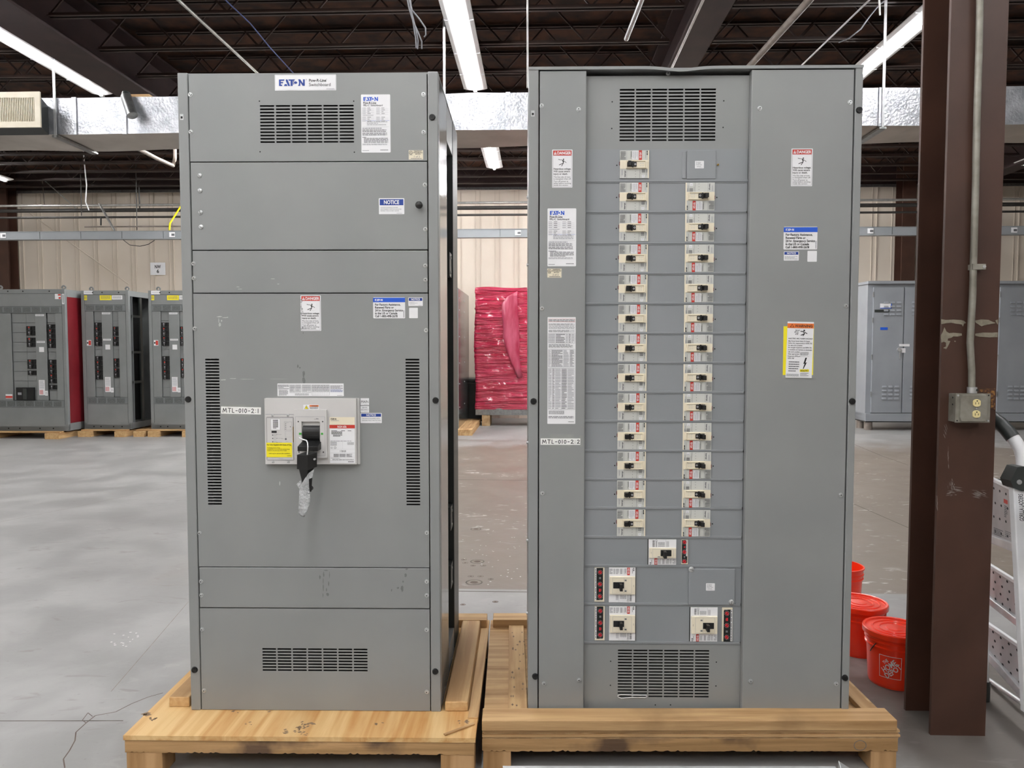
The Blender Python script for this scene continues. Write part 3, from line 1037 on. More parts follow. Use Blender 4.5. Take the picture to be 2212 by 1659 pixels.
# bent roof lip
b = B()
n = 40
tp = []
for k in range(n + 1):
    t = k / n
    dip = .009 * math.exp(-((t - .455) / .055) ** 2) + .003 * math.exp(-((t - .30) / .05) ** 2) * 0
    tp.append((RW * t, CH + .001 - dip))
for (p, q) in zip(tp[:-1], tp[1:]):
    b.raw([(p[0], -.002, p[1] - .010), (q[0], -.002, q[1] - .010), (q[0], -.002, q[1]), (p[0], -.002, p[1]), (p[0], .03, p[1]), (q[0], .03, q[1]), (p[0], .004, p[1] - .010), (q[0], .004, q[1] - .010)],
          [(0, 1, 2, 3), (3, 2, 5, 4), (6, 7, 1, 0)], M['paint'])
b.build('roof_cap', RS)
plain_plate('side_cover', RS, ua + .0035, uc, .002, CH - .012, PY, M['paint'], t=REC + .01)
plain_plate('side_cover', RS, ud + .001, ub - .002, .002, CH - .012, PY, M['paint'], t=REC + .01)
uo = uc + .0005; ux = ud + .0005
zt = RF(1440, 322, REC)[1]
zbm = RF(1440, 1388.5, REC)[1]
v1 = zr(RF, z4, 930, 262, 1812, 742, REC)
slot_plate('vent_cover', RS, uo, ux, zt, CH - .022, vent(*v1, 6, 16, .91, .52), REC, M['paint'])
v1 = zr(RF, z7, 913, 1080, 1750, 1515, REC)
slot_plate('vent_cover', RS, uo, ux, .002, zbm, vent(*v1, 6, 16, .91, .50), REC, M['paint'])
# slack white cord in the lower vent
b = B()
q0 = RF(*z7(915, 1500), REC); 
b.tube([(RF(*z7(x, y), REC)[0], REC - .003, RF(*z7(x, y), REC)[1]) for x, y in ((912, 1495), (940, 1488), (1045, 1492), (1175, 1495), (1182, 1505), (1160, 1514), (1050, 1512), (945, 1522), (915, 1508), (912, 1497))], .0013, M['white'], 6)
b.build('cord', RS)

rails_px = [392.5, 458.5, 526, 591, 656, 720, 783.5, 847.5, 910, 973.5, 1035, 1097.5, 1160, 1222, 1304.5, 1387.5]
zr_ = [RF(1265, y, REC)[1] for y in rails_px]
RH = .0115
for k, zz in enumerate(zr_):
    b = B()
    b.box(uo, ux - (.004 if k else 0), REC - .004, REC + .012, zz - RH * .15, zz + RH / 2, M['recess'])
    b.box(uo, ux - (.004 if k else 0), REC - .002, REC + .012, zz - RH / 2, zz - RH * .15, M['recess'])
    b.build('trim_rail', RS, bevel=.0008)
# filler plates between the rails
tops = [zt - .001] + [z - RH / 2 for z in zr_[:-1]]
bots = [z + RH / 2 for z in zr_]
for t, q in zip(tops, bots):
    plain_plate('filler_plate', RS, uo, ux, q - .003, t + .003, REC, M['recess'], t=.012)

# ---- small breaker
lu = (RF(*z6(903, 1100), REC)[0], RF(*z6(1163, 1100), REC)[0])
ru = (RF(*z6(1497, 1100), REC)[0], RF(*z6(1760, 1100), REC)[0])
BW = lu[1] - lu[0]
BH = .0955


def small_breaker(parent):
    w, h = BW, BH
    b = B(); b.box(-w / 2, w / 2, -.004, .0, -h / 2, h / 2, M['bkgrey'])
    s = Sheet(-w / 2, w / 2, -h / 2, h / 2, -.0043)
    s.b = b
    s.r(.962, .0, 1, 1, M['cream'])
    s.lines(.02, .03, .20, .33, 7, M['ink2'], 3, .5); s.lines(.02, .17, .2, .18, 1, M['ink2'], 4)
    s.frame(.015, .18, .20, .335, .0004, M['ink3'], 2)
    s.r(.228, .0, .236, .35, M['ink3'])
    s.lines(.36, .04, .41, .3, 2, M['ink2'], 5, .5, vert=True)
    s.r(.42, .015, .635, .335, M['white']); s.lines(.44, .04, .62, .31, 6, M['ink3'], 6, .4, 2, vert=True)
    s.r(.648, .0, .755, .345, M['red']); s.t('HFD 65k', .665, .07, .735, .29, M['white'], .02, 2, rot=270)
    s.lines(.875, .03, .885, .28, 1, M['ink2'], 7, .8, vert=True)
    for k, (p, q) in enumerate(((.02, .06), (.075, .095), (.105, .125), (.13, .17))): s.r(.915 + (.004 if k % 2 else 0), p, .955, q, M['ink'])
    s.r(.0, .355, .962, .665, M['cream'])
    s.r(.0, .67, .235, 1, M['white'] if False else M['bkgrey'])
    s.lines(.05, .70, .10, .9, 2, M['ink3'], 8, .6, vert=True); s.r(.055, .68, .06, 1, M['ink3'], 2)
    s.t('Interrupt', .145, .73, .215, .96, M['ink2'], .05, 2, keep=False, rot=90)
    s.r(.233, .67, .239, 1, M['ink2'])
    s.r(.675, .67, .682, 1, M['ink2'])
    for k in range(3): s.disc(.54, .755 + .1 * k, .0011, M['ink2'])
    s.lines(.705, .70, .715, .85, 1, M['ink2'], 9, .8, vert=True)
    s.lines(.75, .675, .87, .80, 4, M['ink2'], 10, .6); s.lines(.90, .68, .945, .9, 2, M['ink2'], 11, .5, vert=True)
    s.r(.755, .885, .855, .98, M['white']); s.lines(.77, .90, .84, .95, 2, M['ink3'], 12)
    s.b.box(-w / 2 - .0022, -w / 2 - .0002, -.004, 0, h * .03 - .006, h * .03 + .006, M['dred'])
    o = b.build('circuit_breaker', parent)
    # escutcheon round the handle
    c = B()
    X = lambda f: -w / 2 + f * w
    Z = lambda f: h / 2 - f * h
    slot = (X(.245), X(.87), Z(.62), Z(.405))
    t = .0072
    x0, x1, zb0, zt0 = X(.21), X(.91), Z(.65), Z(.385)
    y = -.0043 - t
    for (a, d, e, f) in ((x0, slot[0], zb0, zt0), (slot[1], x1, zb0, zt0), (slot[0], slot[1], zb0, slot[2]), (slot[0], slot[1], slot[3], zt0)):
        c.box(a, d, y, -.004, e, f, M['cream'])
    c.box(slot[0], slot[1], -.0085, -.004, slot[2], slot[3], M['cream'])
    s2 = Sheet(-w / 2, w / 2, -h / 2, h / 2, -.0087); s2.b = c
    for (p, q) in ((.685, .46), (.765, .46), (.685, .55), (.765, .55)):
        s2.frame(p, q, p + .045, q + .035, .0007, M['bkgrey'])
    c.build('escutcheon', o, bevel=.0009)
    c = B()
    c.box(X(.25), X(.565), -.0125, -.008, Z(.595), Z(.435), M['black'])
    c.box(X(.405), X(.455), -.0135, -.008, Z(.63), Z(.405), M['black'])
    c.hexa([(X(.25), -.030, Z(.585)), (X(.36), -.028, Z(.585)), (X(.40), -.012, Z(.585)), (X(.27), -.012, Z(.585)),
            (X(.25), -.030, Z(.425)), (X(.36), -.028, Z(.425)), (X(.40), -.012, Z(.435)), (X(.27), -.012, Z(.435))], M['black'])
    s3 = Sheet(-w / 2, w / 2, -h / 2, h / 2, -.0127); s3.b = c
    s3.disc(.515, .52, .0031, M['white'], 1); s3.disc(.515, .52, .0019, M['black'], 2)
    c.build('switch_handle', o, bevel=.0008)
    return o


proto = None


def place_small(u, z, rot):
    global proto
    if proto is None:
        proto = small_breaker(RS); o = proto
    else:
        o = copy_part(proto, RS)
        for ch in list(proto.children): copy_part(ch, o)
    o.location = (u, REC, z); o.rotation_euler = (0, rot, 0)


rowz = [(t + q) / 2 for t, q in zip(tops, bots)]
HOLE = None
for k in range(13):
    zc = rowz[k]
    place_small((lu[0] + lu[1]) / 2 + .0015 * max(0, 4 - k) * .3, zc + .0005, 0.0)
    put(PINH, RS, lu[0] - .0085, REC - .0003, zc - .002)
    if k:
        place_small((ru[0] + ru[1]) / 2, zc - .0005, pi)
        put(PINH, RS, ru[1] + .0085, REC - .0003, zc - .003)
# blank cover of the first row
q = zr(RF, z4, 1545, 830, 1814, 1090, REC)
plain_plate('provision_cover', RS, q[0], q[1], bots[0] + .001, q[3], REC - .004, M['recess'], t=.006)
q = zr(RF, z4, 1503, 838, 1540, 1090, REC)
plain_plate('cover_clip', RS, q[0], q[1], q[2], q[3], REC - .004, M['recess'], t=.006)


def provision(z, bx, y):
    s = Sheet(*zr(RF, z, *bx, y), y - .0005, M['white'], .002)
    s.para(['Provisions', 'For Eaton', 'Device Type'], .14, .14, .92, .62, M['ink2'], .01, .66); s.lines(.2, .68, .7, .84, 2, M['ink3'], 2); s.lines(.5, .9, .9, .95, 1, M['ink3'], 3)
    s.done('provision_label', RS)


provision(z4, (1621, 925, 1704, 995), REC - .004)
b = B(); u, zz = RF(*z4(1832, 962), REC)
b.cyl((u, REC, zz), (u, REC - .005, zz), .0032, M['brass'], 12); b.cyl((u, REC - .005, zz), (u, REC - .0053, zz), .0016, M['dark'], 8)
b.build('brass_screw', RS)

# ---- larger breakers of the lower rows


def big_breaker(bx, z, tall, flip):
    u0, u1, w0, w1 = zr(RF, z, *bx, REC)
    w, h = u1 - u0, w1 - w0
    b = B(); b.box(-w / 2, w / 2, -.004, 0, -h / 2, h / 2, M['bkgrey'])
    b.box(w / 2, w / 2 + .0025, -.003, 0, -h / 2, h / 2, M['dark'])
    s = Sheet(-w / 2, w / 2, -h / 2, h / 2, -.0043); s.b = b
    e0, e1 = (.245, .75) if tall else (.285, .675)
    s.r(0, 0, 1, 1, M['white'], .5)
    s.lines(.02, .03, .13, e0 - .05, 5, M['ink2'], 1, .4); s.lines(.17, .03, .23, e0 - .05, 5, M['ink2'], 2, .4); s.lines(.26, .03, .37, e0 - .05, 5, M['ink2'], 3, .4)
    s.r(.38, .0, .54, e0 - .03, M['white'], 2); s.lines(.42, .03, .5, e0 - .06, 2, M['ink2'], 4, .5, 3, vert=True)
    s.lines(.56, .03, .66, e0 - .05, 3, M['ink2'], 5, .4, vert=True)
    s.r(.68, 0, .785, e0 - .03, M['red'], 2); s.t('HKD 65k', .70, .02, .765, e0 - .06, M['white'], .02, 3, rot=270)
    s.lines(.87, .03, .89, e0 - .06, 1, M['ink2'], 6, .8, vert=True)
    for k, (p, q) in enumerate(((.01, .03), (.04, .055), (.065, .095))): s.r(.91, p, .95, q, M['ink'], 2)
    s.lines(.26, e1 + .03, .36, .93, 4, M['ink3'], 7, .5, vert=True); s.lines(.42, e1 + .03, .66, .9, 4, M['ink2'], 8, .4)
    s.r(.375, e1 + .01, .38, .99, M['ink3'], 2); s.lines(.69, e1 + .03, .75, .95, 2, M['ink2'], 9, .5, vert=True)
    s.disc(.72, .955, .0035, M['ink2'], 2); s.disc(.72, .955, .0026, M['white'], 3)
    rd = random.Random(3)
    yy = e1 + .03
    while yy < .96:
        q = rd.uniform(.006, .014); s.r(.78, yy, .86, yy + q, M['ink2'], 2); yy += q + rd.uniform(.006, .012)
    o = b.build('circuit_breaker', RS)
    c = B(); t = .009
    X = lambda f: -w / 2 + f * w
    Z = lambda f: h / 2 - f * h
    if tall:
        ex0, ex1 = .02, .98
        hx0, hx1, hz0, hz1 = .15, .555, .395, .575
    else:
        ex0, ex1 = .02, .98
        hx0, hx1, hz0, hz1 = .19, .58, .365, .61
    c.box(X(ex0), X(ex1), -.0043 - t, -.004, Z(e1), Z(e0), M['cream'])
    s = Sheet(-w / 2, w / 2, -h / 2, h / 2, -.0044 - t); s.b = c
    s.frame(.12 if tall else .12, e0 + .03, .84 if tall else .87, e1 - .03, .0006, M['ink3'])
    if tall:
        s.r(.555, e0 + .03, .56, e1 - .03, M['ink3'])
        for q in (e0 + .07, e1 - .13):
            s.r(.575, q, .655, q + .05, M['bkgrey'], 2); s.lines(.58, q + .005, .65, q + .045, 2, M['ink'], 2, .7, 3)
    else:
        s.r(.60, e0 + .04, .69, e0 + .08, M['bkgrey'], 2); s.lines(.61, e0 + .045, .68, e0 + .07, 1, M['ink'], 2, .7, 3)
    s.r(.915, .47, .922, .53, M['ink'])
    c.build('escutcheon', o, bevel=.0012)
    c = B()
    c.box(X(hx0), X(hx1), -.0044 - t - .0012, -.012, Z(hz1), Z(hz0), M['dark'])
    up = -1 if flip else 1
    za, zb_ = (Z(hz1 + .03), Z(hz0 + .02)) if not flip else (Z(hz1 - .02), Z(hz0 - .03))
    xa, xb = X(hx0 + .22), X(hx0 + .33)
    if flip: xa, xb = X(hx0 + .20), X(hx0 + .31)
    c.hexa([(xa, -.036, za), (xb, -.036, za), (xb, -.013, za + .004 * (not flip)), (xa, -.013, za + .004 * (not flip)),
            (xa, -.036, zb_), (xb, -.036, zb_), (xb, -.013, zb_), (xa, -.013, zb_)], M['black'])
    c.build('switch_handle', o, bevel=.001)
    o.location = ((u0 + u1) / 2, REC, (w0 + w1) / 2)
    if flip: o.rotation_euler = (0, pi, 0)
    return o


big_breaker((1193, 62, 1447, 294), z7, False, True)
big_breaker((830, 320, 1073, 640), z7, True, False)
big_breaker((832, 676, 1072, 990), z7, True, False)
big_breaker((1577, 685, 1825, 998), z7, True, True)


def dial_unit(bx, z, side):
    u0, u1, w0, w1 = zr(RF, z, *bx, REC)
    w, h = u1 - u0, w1 - w0
    b = B(); b.box(-w / 2, w / 2, -.005, 0, -h / 2, h / 2, M['cream'])
    s = Sheet(-w / 2, w / 2, -h / 2, h / 2, -.0054); s.b = b
    if side == 'n':
        s.poly([(.02, .0), (.92, .0), (.92, .92), (.84, .95), (.10, .95), (.02, .92)], M['dark'], 1)
        s.r(.70, .01, .90, .66, M['white'], 2); s.lines(.76, .03, .86, .64, 1, M['ink2'], 4, .6, 3, vert=True)
        items = (.09, 'd'), (.29, 'r'), (.49, 'd'), (.69, 's'), (.88, 'd')
        cx = .44
    else:
        s.poly([(.03, 0), (.86, 0), (.86, .92), (.80, .955), (.06, .955), (.03, .95)], M['dark'], 1)
        s.r(.03, .01, .19, .95, M['white'], 2); s.lines(.06, .03, .16, .93, 1, M['ink'], 4, .6, 3, vert=True)
        items = (.13, 'd'), (.30, 's'), (.48, 'd'), (.66, 'r'), (.84, 'd')
        cx = .55
        s.lines(.5, .935, .8, .95, 1, M['ink3'], 3, .8, 3)
    asp = h / w
    for (fy, kd) in items:
        cu, cz = s.u0 + cx * w, s.z1 - fy * h
        if kd == 'd':
            for k in range(10):
                a = 2 * pi * k / 10 + .3
                p, q = .0072, .0095
                n = Vector((-sin(a), cos(a))) * .0006
                d = Vector((cos(a), sin(a)))
                y = -.0062
                b.face([(cu + d.x * p - n.x, y, cz + d.y * p - n.y), (cu + d.x * q - n.x, y, cz + d.y * q - n.y), (cu + d.x * q + n.x, y, cz + d.y * q + n.y), (cu + d.x * p + n.x, y, cz + d.y * p + n.y)], M['bkgrey'])
            b.cyl((cu, -.0055, cz), (cu, -.0075, cz), .0062, M['redp'], 16)
            n = Vector((.0008, -.0008)); d = Vector((.005, .005))
            b.face([(cu - d.x - n.x, -.0078, cz - d.y - n.y), (cu + d.x - n.x, -.0078, cz + d.y - n.y), (cu + d.x + n.x, -.0078, cz + d.y + n.y), (cu - d.x + n.x, -.0078, cz - d.y + n.y)], M['dred'])
        elif kd == 'r':
            s.r(cx - .10, fy - .045, cx + .06, fy + .045, M['redp'], 2); s.r(cx + .10, fy - .04, cx + .14, fy + .03, M['red'], 2)
        else:
            s.r(cx - .10, fy - .03, cx + .10, fy + .03, M['galv'], 2)
    o = b.build('trip_dial_unit', RS)
    o.location = ((u0 + u1) / 2, REC, (w0 + w1) / 2)
    if side == 'r': o.rotation_euler = (0, pi, 0)


M['redp'] = MAT('red_dial', '#c8202c', '#d42a36', 10, rough=.4)
dial_unit((1497, 66, 1553, 290), z7, 'n')
dial_unit((698, 322, 788, 632), z7, 'l')
dial_unit((700, 676, 790, 986), z7, 'l')
dial_unit((1868, 690, 1962, 997), z7, 'r')
q = zr(RF, z7, 1560, 328, 1985, 662, REC)
plain_plate('provision_cover', RS, q[0], q[1], q[2], q[3], REC - .008, M['recess'], t=.01)
provision(z7, (1722, 467, 1804, 535), REC - .008)
for p in ((1588, 340), (1955, 641)):
    u, zz = RF(*z7(*p), REC - .008); put(DOME, RS, u, REC - .008, zz).scale = (1.15, 1, 1.15)

# fasteners
for z, pts in ((z4, ((213, 419), (552, 452))), (z5, ((216, 707),)), (z6, ((221, 831),)), (z7, ((235, 1388), (555, 1354)))):
    for p in pts:
        u, zz = RF(*z(*p), PY); put(SCREW, RS, u, PY, zz)
for p in ((1641, 234), (1836, 221), (1827, 661), (1816, 1069), (1621, 1471), (1806, 1477)):
    u, zz = RF(*p, PY); put(SCREW, RS, u, PY, zz)
u, zz = RF(*z4(1374, 123), REC); put(SCREW, RS, u, REC, zz)
for p in ((1152.7, 867), (1156, 1461), (1856, 238), (1841, 867), (1825, 1464)):
    u, zz = RF(*p); put(PLUG, RS, u, 0, zz)
clip(RF, *z4(132, 490), RS)
for z, pts in ((z4, ((861, 383), (857, 628), (1886, 374), (1880, 618))), (z7, ((847, 1184), (845, 1405), (1818, 1192), (1814, 1411), (1257, 1585), (1397, 1585)))):
    for p in pts:
        u, zz = RF(*z(*p), REC); put(PINH, RS, u, REC - .0003, zz)
for zz in (.35, .62, .98, 1.62, 1.86):
    b = B(); b.cyl((0.0, .08, zz), (-.006, .08, zz), .005, M['zinc'], 8); b.build('side_screw', RS)

# stickers
p = z4(309, 822); q = z4(496, 1172)
danger(RS, RF, *p, *q, PY)
p = z4(266, 1362); q = z5(530, 320)
rating(RS, RF, RF.rect(*p, *q, PY), PY, 31)
ul(RS, zr(RF, z5, 264, 341, 397, 425, PY), PY, '2 of 2')
s = Sheet(*RF.rect(*z5(266, 787), *z6(524, 194), PY), PY - .0004, M['white'], .002)
s.frame(.03, .015, .97, .045, .0006, M['red']); s.lines(.05, .02, .95, .042, 2, M['ink2'], 1)
s.lines(.04, .06, .96, .075, 2, M['ink2'], 2); s.lines(.04, .08, .96, .087, 1, M['ink'], 3); s.lines(.04, .095, .96, .108, 2, M['ink2'], 4); s.lines(.04, .12, .96, .14, 3, M['ink2'], 5)


def table(y0, y1, cols, rows, seed, mt):
    s.frame(.03, y0, .97, y1, .0005, M['ink2'])
    for k in range(1, rows):
        s.r(.03, y0 + (y1 - y0) * k / rows, .97, y0 + (y1 - y0) * k / rows + .0008, M['ink3'])
    e = [.03] + cols + [.97]
    for c in cols: s.r(c, y0, c + .004, y1, M['ink3'])
    for j, (a, c) in enumerate(zip(e[:-1], e[1:])):
        s.lines(a + .012, y0 + .004, c - .03, y1 - .004, rows * mt, M['ink2'] if j % 2 else M['ink3'], seed + j, .45)


table(.150, .245, [.29, .65, .75, .85], 6, 10, 1)
s.lines(.04, .252, .9, .285, 4, M['ink2'], 6)
table(.300, .465, [.14, .57, .79], 5, 20, 3)
table(.475, .865, [.17, .28, .50, .72], 13, 30, 2)
s.lines(.05, .875, .6, .91, 4, M['ink2'], 7); s.lines(.04, .925, .95, .95, 2, M['ink2'], 8); s.lines(.75, .975, .95, .985, 1, M['ink'], 9)
s.done('ratings_chart', RS)
clear_patch(RS, RF, z6, ((290, 290, 510, 410), (560, 300, 590, 405)), PY)
hand(RS, RF, z6, 203, 327, 568, 387, 'MTL-010-2:2', 0.0, PY)
danger(RS, RF, 1709, 321, 1755, 402.5, PY)
assist(RS, RF, 1692.5, 490, 1765.5, 539, PY)
notice(RS, RF, 1693, 543, 1725.5, 563, PY, 3, .36)
s = Sheet(*RF.rect(1744, 542, 1764.5, 565.5, PY), PY - .0004, M['white'], .002); s.done('blank_sticker', RS)
# arc flash documents in a clear sleeve
k = zm(1680, 300, 120 / 376)
q = zr(RF, k, 30, 1245, 250, 1620, PY)
b = B(); b.box(q[0], q[1], PY - .0012, PY, q[2], q[3], M['clear']); b.build('document_sleeve', RS)
s = Sheet(*zr(RF, k, 36, 1268, 241, 1598, PY), PY - .0014, M['yellow'], 0); s.done('yellow_card', RS)
s = Sheet(*zr(RF, k, 58, 1238, 236, 1617, PY), PY - .0022, M['white'], .001, -.02)
s.r(.0, .03, 1, .115, M['orange']); s.poly([(.09, .10), (.26, .10), (.175, .04)], M['ink'], 2); s.poly([(.12, .094), (.23, .094), (.175, .053)], M['orange'], 3)
s.t('WARNING', .28, .05, .95, .10, M['ink'], .02, 2, keep=False)
rd = random.Random(9)
for j in range(26): s.disc(.38 + rd.uniform(-.09, .09), .19 + rd.uniform(-.045, .045), .0013, M['ink2'], 2, 6)
for (p, q_) in (((.5, .17), (.60, .17)), ((.60, .17), (.66, .21)), ((.66, .185), (.76, .21)), ((.66, .21), (.52, .24)), ((.66, .21), (.60, .25))):
    dx, dy = (q_[0] - p[0]) * s.w, (q_[1] - p[1]) * s.h; n = math.hypot(dx, dy); ox = -dy / n * .0013 / s.w; oy = dx / n * .0013 / s.h
    s.poly([(p[0] - ox, p[1] - oy), (q_[0] - ox, q_[1] - oy), (q_[0] + ox, q_[1] + oy), (p[0] + ox, p[1] + oy)], M['ink'], 2)
s.disc(.64, .155, .003, M['ink'], 2)
s.t('ELECTRIC ARC FLASH HAZARD', .06, .29, .97, .31, M['ink'], .02, 2, keep=False)
s.para(['May Cause Severe Injury Or Death.', 'Follow ALL requirements in NFPA 70E', 'for safe work practices', 'Do energize equipment use NFPA 70E', 'to establish and maintain an electrically', 'safe work condition', 'Wear appropriate PPE', 'Equipment (PPE) per', 'NFPA 70E'], .06, .335, .96, .68, M['ink'], .012, .55)
s.lines(.1, .70, .5, .9, 5, M['ink2'], 3); s.lines(.03, .93, .5, .98, 3, M['ink2'], 4)
s.done('warning_card', RS)
s = Sheet(*zr(RF, k, 145, 1437, 211, 1612, PY), PY - .0030, M['white'], .001, .01)
s.lines(.08, .03, .92, .17, 4, M['ink2'], 3); s.r(.04, .20, .96, .205, M['ink2'])
s.poly([(.60, .25), (.38, .50), (.52, .48), (.34, .68), (.42, .68), (.76, .43), (.60, .45), (.76, .25)], M['ink'])
s.r(.03, .70, .97, .80, M['yellow']); s.t('CAUTION', .1, .72, .9, .785, M['ink'], .02, 2, keep=False, rot=180); s.lines(.08, .83, .92, .97, 3, M['ink2'], 5)
s.done('caution_tag', RS)
# ======================= the hall
ct, st_ = cos(THETA), sin(THETA)


def ray(px, py):
    return (at(px, py, 1.0) - EYE)


def gz(px, py, z=0.0):
    """world point at height z seen at a pixel"""
    d = ray(px, py)
    k = (z - H) / d.z
    return EYE + d * k


def tol(p):
    return Vector((p[0] * ct - p[1] * st_, p[0] * st_ + p[1] * ct, p[2]))


def bl(px, py, v):
    """hall coordinates (u across, v along, z) of a pixel at hall depth v"""
    d = ray(px, py)
    dl = tol(d)
    k = v / dl.y
    return Vector((dl.x * k, v, H + dl.z * k))


def hb(b, name, parent=None, **k):
    return b.build(name, parent, rz=0 if parent else -THETA, **k)


V_FAR, V_NEAR, U_L, U_R, Z_TOP = 15.3, -6.0, -12.5, 12.5, 5.10


def floor_mat():
    m = bpy.data.materials.new('worn_concrete'); m.use_nodes = True
    nt = m.node_tree; N = nt.nodes; L = nt.links
    bs = N['Principled BSDF']
    tc = N.new('ShaderNodeTexCoord')
    sp = N.new('ShaderNodeSeparateXYZ'); L.new(tc.outputs['Object'], sp.inputs[0])

    def noise(sc, det=5, dist=0.0, stretch=None):
        n = N.new('ShaderNodeTexNoise'); n.inputs['Scale'].default_value = sc; n.inputs['Detail'].default_value = det; n.inputs['Distortion'].default_value = dist
        if stretch:
            mp = N.new('ShaderNodeMapping'); mp.inputs['Scale'].default_value = stretch
            L.new(tc.outputs['Object'], mp.inputs[0]); L.new(mp.outputs[0], n.inputs[0])
        else:
            L.new(tc.outputs['Object'], n.inputs[0])
        return n.outputs[0]

    def ramp(src, lo, hi):
        r = N.new('ShaderNodeMapRange'); r.interpolation_type = 'SMOOTHSTEP'
        r.inputs[1].default_value = lo; r.inputs[2].default_value = hi
        L.new(src, r.inputs[0]); return r.outputs[0]

    def mul(a, c):
        r = N.new('ShaderNodeMath'); r.operation = 'MULTIPLY'
        for i, q in enumerate((a, c)):
            if isinstance(q, float): r.inputs[i].default_value = q
            else: L.new(q, r.inputs[i])
        return r.outputs[0]

    def add(a, c):
        r = N.new('ShaderNodeMath'); r.operation = 'ADD'; r.use_clamp = False
        L.new(a, r.inputs[0])
        if isinstance(c, float): r.inputs[1].default_value = c
        else: L.new(c, r.inputs[1])
        return r.outputs[0]

    def mix(f, a, c):
        r = N.new('ShaderNodeMix'); r.data_type = 'RGBA'; L.new(f, r.inputs[0])
        for i, q in ((6, a), (7, c)):
            if isinstance(q, str): r.inputs[i].default_value = lin(q)
            else: L.new(q, r.inputs[i])
        return r.outputs[2]

    n_big = noise(.55, 4)
    n_mid = noise(2.2, 6, .4)
    n_fin = noise(45, 4)
    base = mix(ramp(n_mid, .35, .68), '#8c8b89', '#a09f9d')
    base = mix(mul(ramp(n_big, .45, .7), .5), base, '#827f7d')
    # worn brown traffic field beyond the joint, right of the left aisle
    wob = mul(add(n_mid, -.5), 1.2)
    mu = ramp(add(sp.outputs[0], wob), -2.6, -1.2)
    mv = ramp(sp.outputs[1], 4.42, 4.44)
    mf = ramp(add(sp.outputs[1], mul(wob, 2.0)), 12.2, 10.4)
    field = mul(mul(mu, mv), mf)
    base = mix(mul(field, .9), base, '#75695d')
    near = mul(ramp(add(sp.outputs[0], wob), .9, 1.5), ramp(add(sp.outputs[1], mul(wob, 1.5)), 3.9, 3.3))
    base = mix(mul(near, .9), base, '#645d57')
    # pale scraped spots in the worn field
    sc = mul(ramp(noise(7, 8, .8, (1, 2.2, 1)), .60, .68), ramp(noise(1.1, 3), .46, .6))
    base = mix(mul(mul(sc, add(mul(field, .9), .12)), .85), base, '#c8c4c0')
    dk = ramp(noise(3.6, 8, 1.5, (1, 2.6, 1)), .62, .72)
    base = mix(mul(dk, .42), base, '#77706a')
    sp2 = ramp(n_fin, .66, .72)
    base = mix(mul(sp2, .25), base, '#6d6862')
    L.new(base, bs.inputs['Base Color'])
    r = N.new('ShaderNodeMapRange'); r.inputs[3].default_value = .28; r.inputs[4].default_value = .62
    L.new(n_mid, r.inputs[0]); L.new(r.outputs[0], bs.inputs['Roughness'])
    bp = N.new('ShaderNodeBump'); bp.inputs['Strength'].default_value = .12; bp.inputs['Distance'].default_value = .01
    L.new(noise(18, 8), bp.inputs['Height']); L.new(bp.outputs[0], bs.inputs['Normal'])
    return m


M['floor'] = floor_mat()
M['joint'] = MAT('dark_floor_joint', '#5c5651', '#6a645e', 12, rough=.9)
M['crack'] = MAT('floor_crack', '#5d4f49', '#6d6058', 12, rough=.9)
M['chip'] = MAT('white_paint_chips', '#d5d4d2', '#e2e1df', 12, rough=.8)
M['pit'] = MAT('filled_bolt_hole', '#7d746b', '#938a80', 20, rough=.8)
b = B()
b.face([(U_L, V_NEAR, 0), (U_R, V_NEAR, 0), (U_R, V_FAR, 0), (U_L, V_FAR, 0)], M['floor'])


def fl(*pts):
    return [tuple(tol(gz(x, y, 0)))[:2] for x, y in pts]


jz = .0006
y1 = tol(gz(1064, 1278))[1]; y2 = tol(gz(1064, 1037))[1]; y3 = tol(gz(130, 1558))[1]
b.strip([(-1.1, y1), (1.0, y1)], .012, M['joint'], jz)
b.strip([(-1.6, y2), (1.6, y2)], .014, M['joint'], jz)
b.strip(fl((-200, 1558), (266, 1557)), .006, M['joint'], jz)
b.strip(fl((407, 1300), (330, 1390), (240, 1494)), .003, M['pit'], jz)
b.strip(fl((0, 1128), (160, 1096), (420, 1040)), .004, M['pit'], jz)
b.strip(fl((1845, 1089), (1900, 1113), (1962, 1140)), .010, M['joint'], jz)
b.strip(fl((1845, 960), (1905, 985), (1962, 1005)), .010, M['joint'], jz)
b.strip(fl((140, 1659), (137, 1640), (150, 1622), (162, 1600), (164, 1582), (186, 1562), (206, 1546), (250, 1538), (285, 1520), (320, 1506), (352, 1497)), .0045, M['crack'], jz)
b.strip(fl((186, 1562), (178, 1556), (190, 1540), (200, 1548)), .003, M['crack'], jz)
rd = random.Random(8)
for (cx, cy, n, sp_) in ((275, 1370, 10, 18), (255, 1392, 8, 8), (1010, 1205, 16, 30), (1090, 1180, 18, 40), (1100, 1240, 12, 30)):
    for k in range(n):
        p = tol(gz(cx + rd.gauss(0, sp_), cy + rd.gauss(0, sp_ * .35)))
        q = [(p.x + rd.uniform(.001, .009) * cos(a), p.y + rd.uniform(.002, .008) * sin(a), jz) for a in (0, 1.2, 2.4, 3.7, 5)]
        b.face(q, M['chip'])
for (cx, cy, w) in ((1028, 1143, .045), (1031, 1213, .05), (1024, 1258, .055), (1002, 1209, .02), (1005, 1216, .02), (1044, 1222, .02), (1022, 1222, .018), (1017, 1245, .02), (1038, 1245, .02), (1060, 1251, .018), (1000, 1306, .016), (1070, 1300, .018)):
    p = tol(gz(cx, cy))
    for rr, mm, zz in ((1.0, 'joint', .0004), (.82, 'pit', .0007), (.45, 'crack', .0009)):
        b.face([(p.x + w * rr * cos(2 * pi * k / 14), p.y + w * rr * sin(2 * pi * k / 14), zz) for k in range(14)], M[mm])
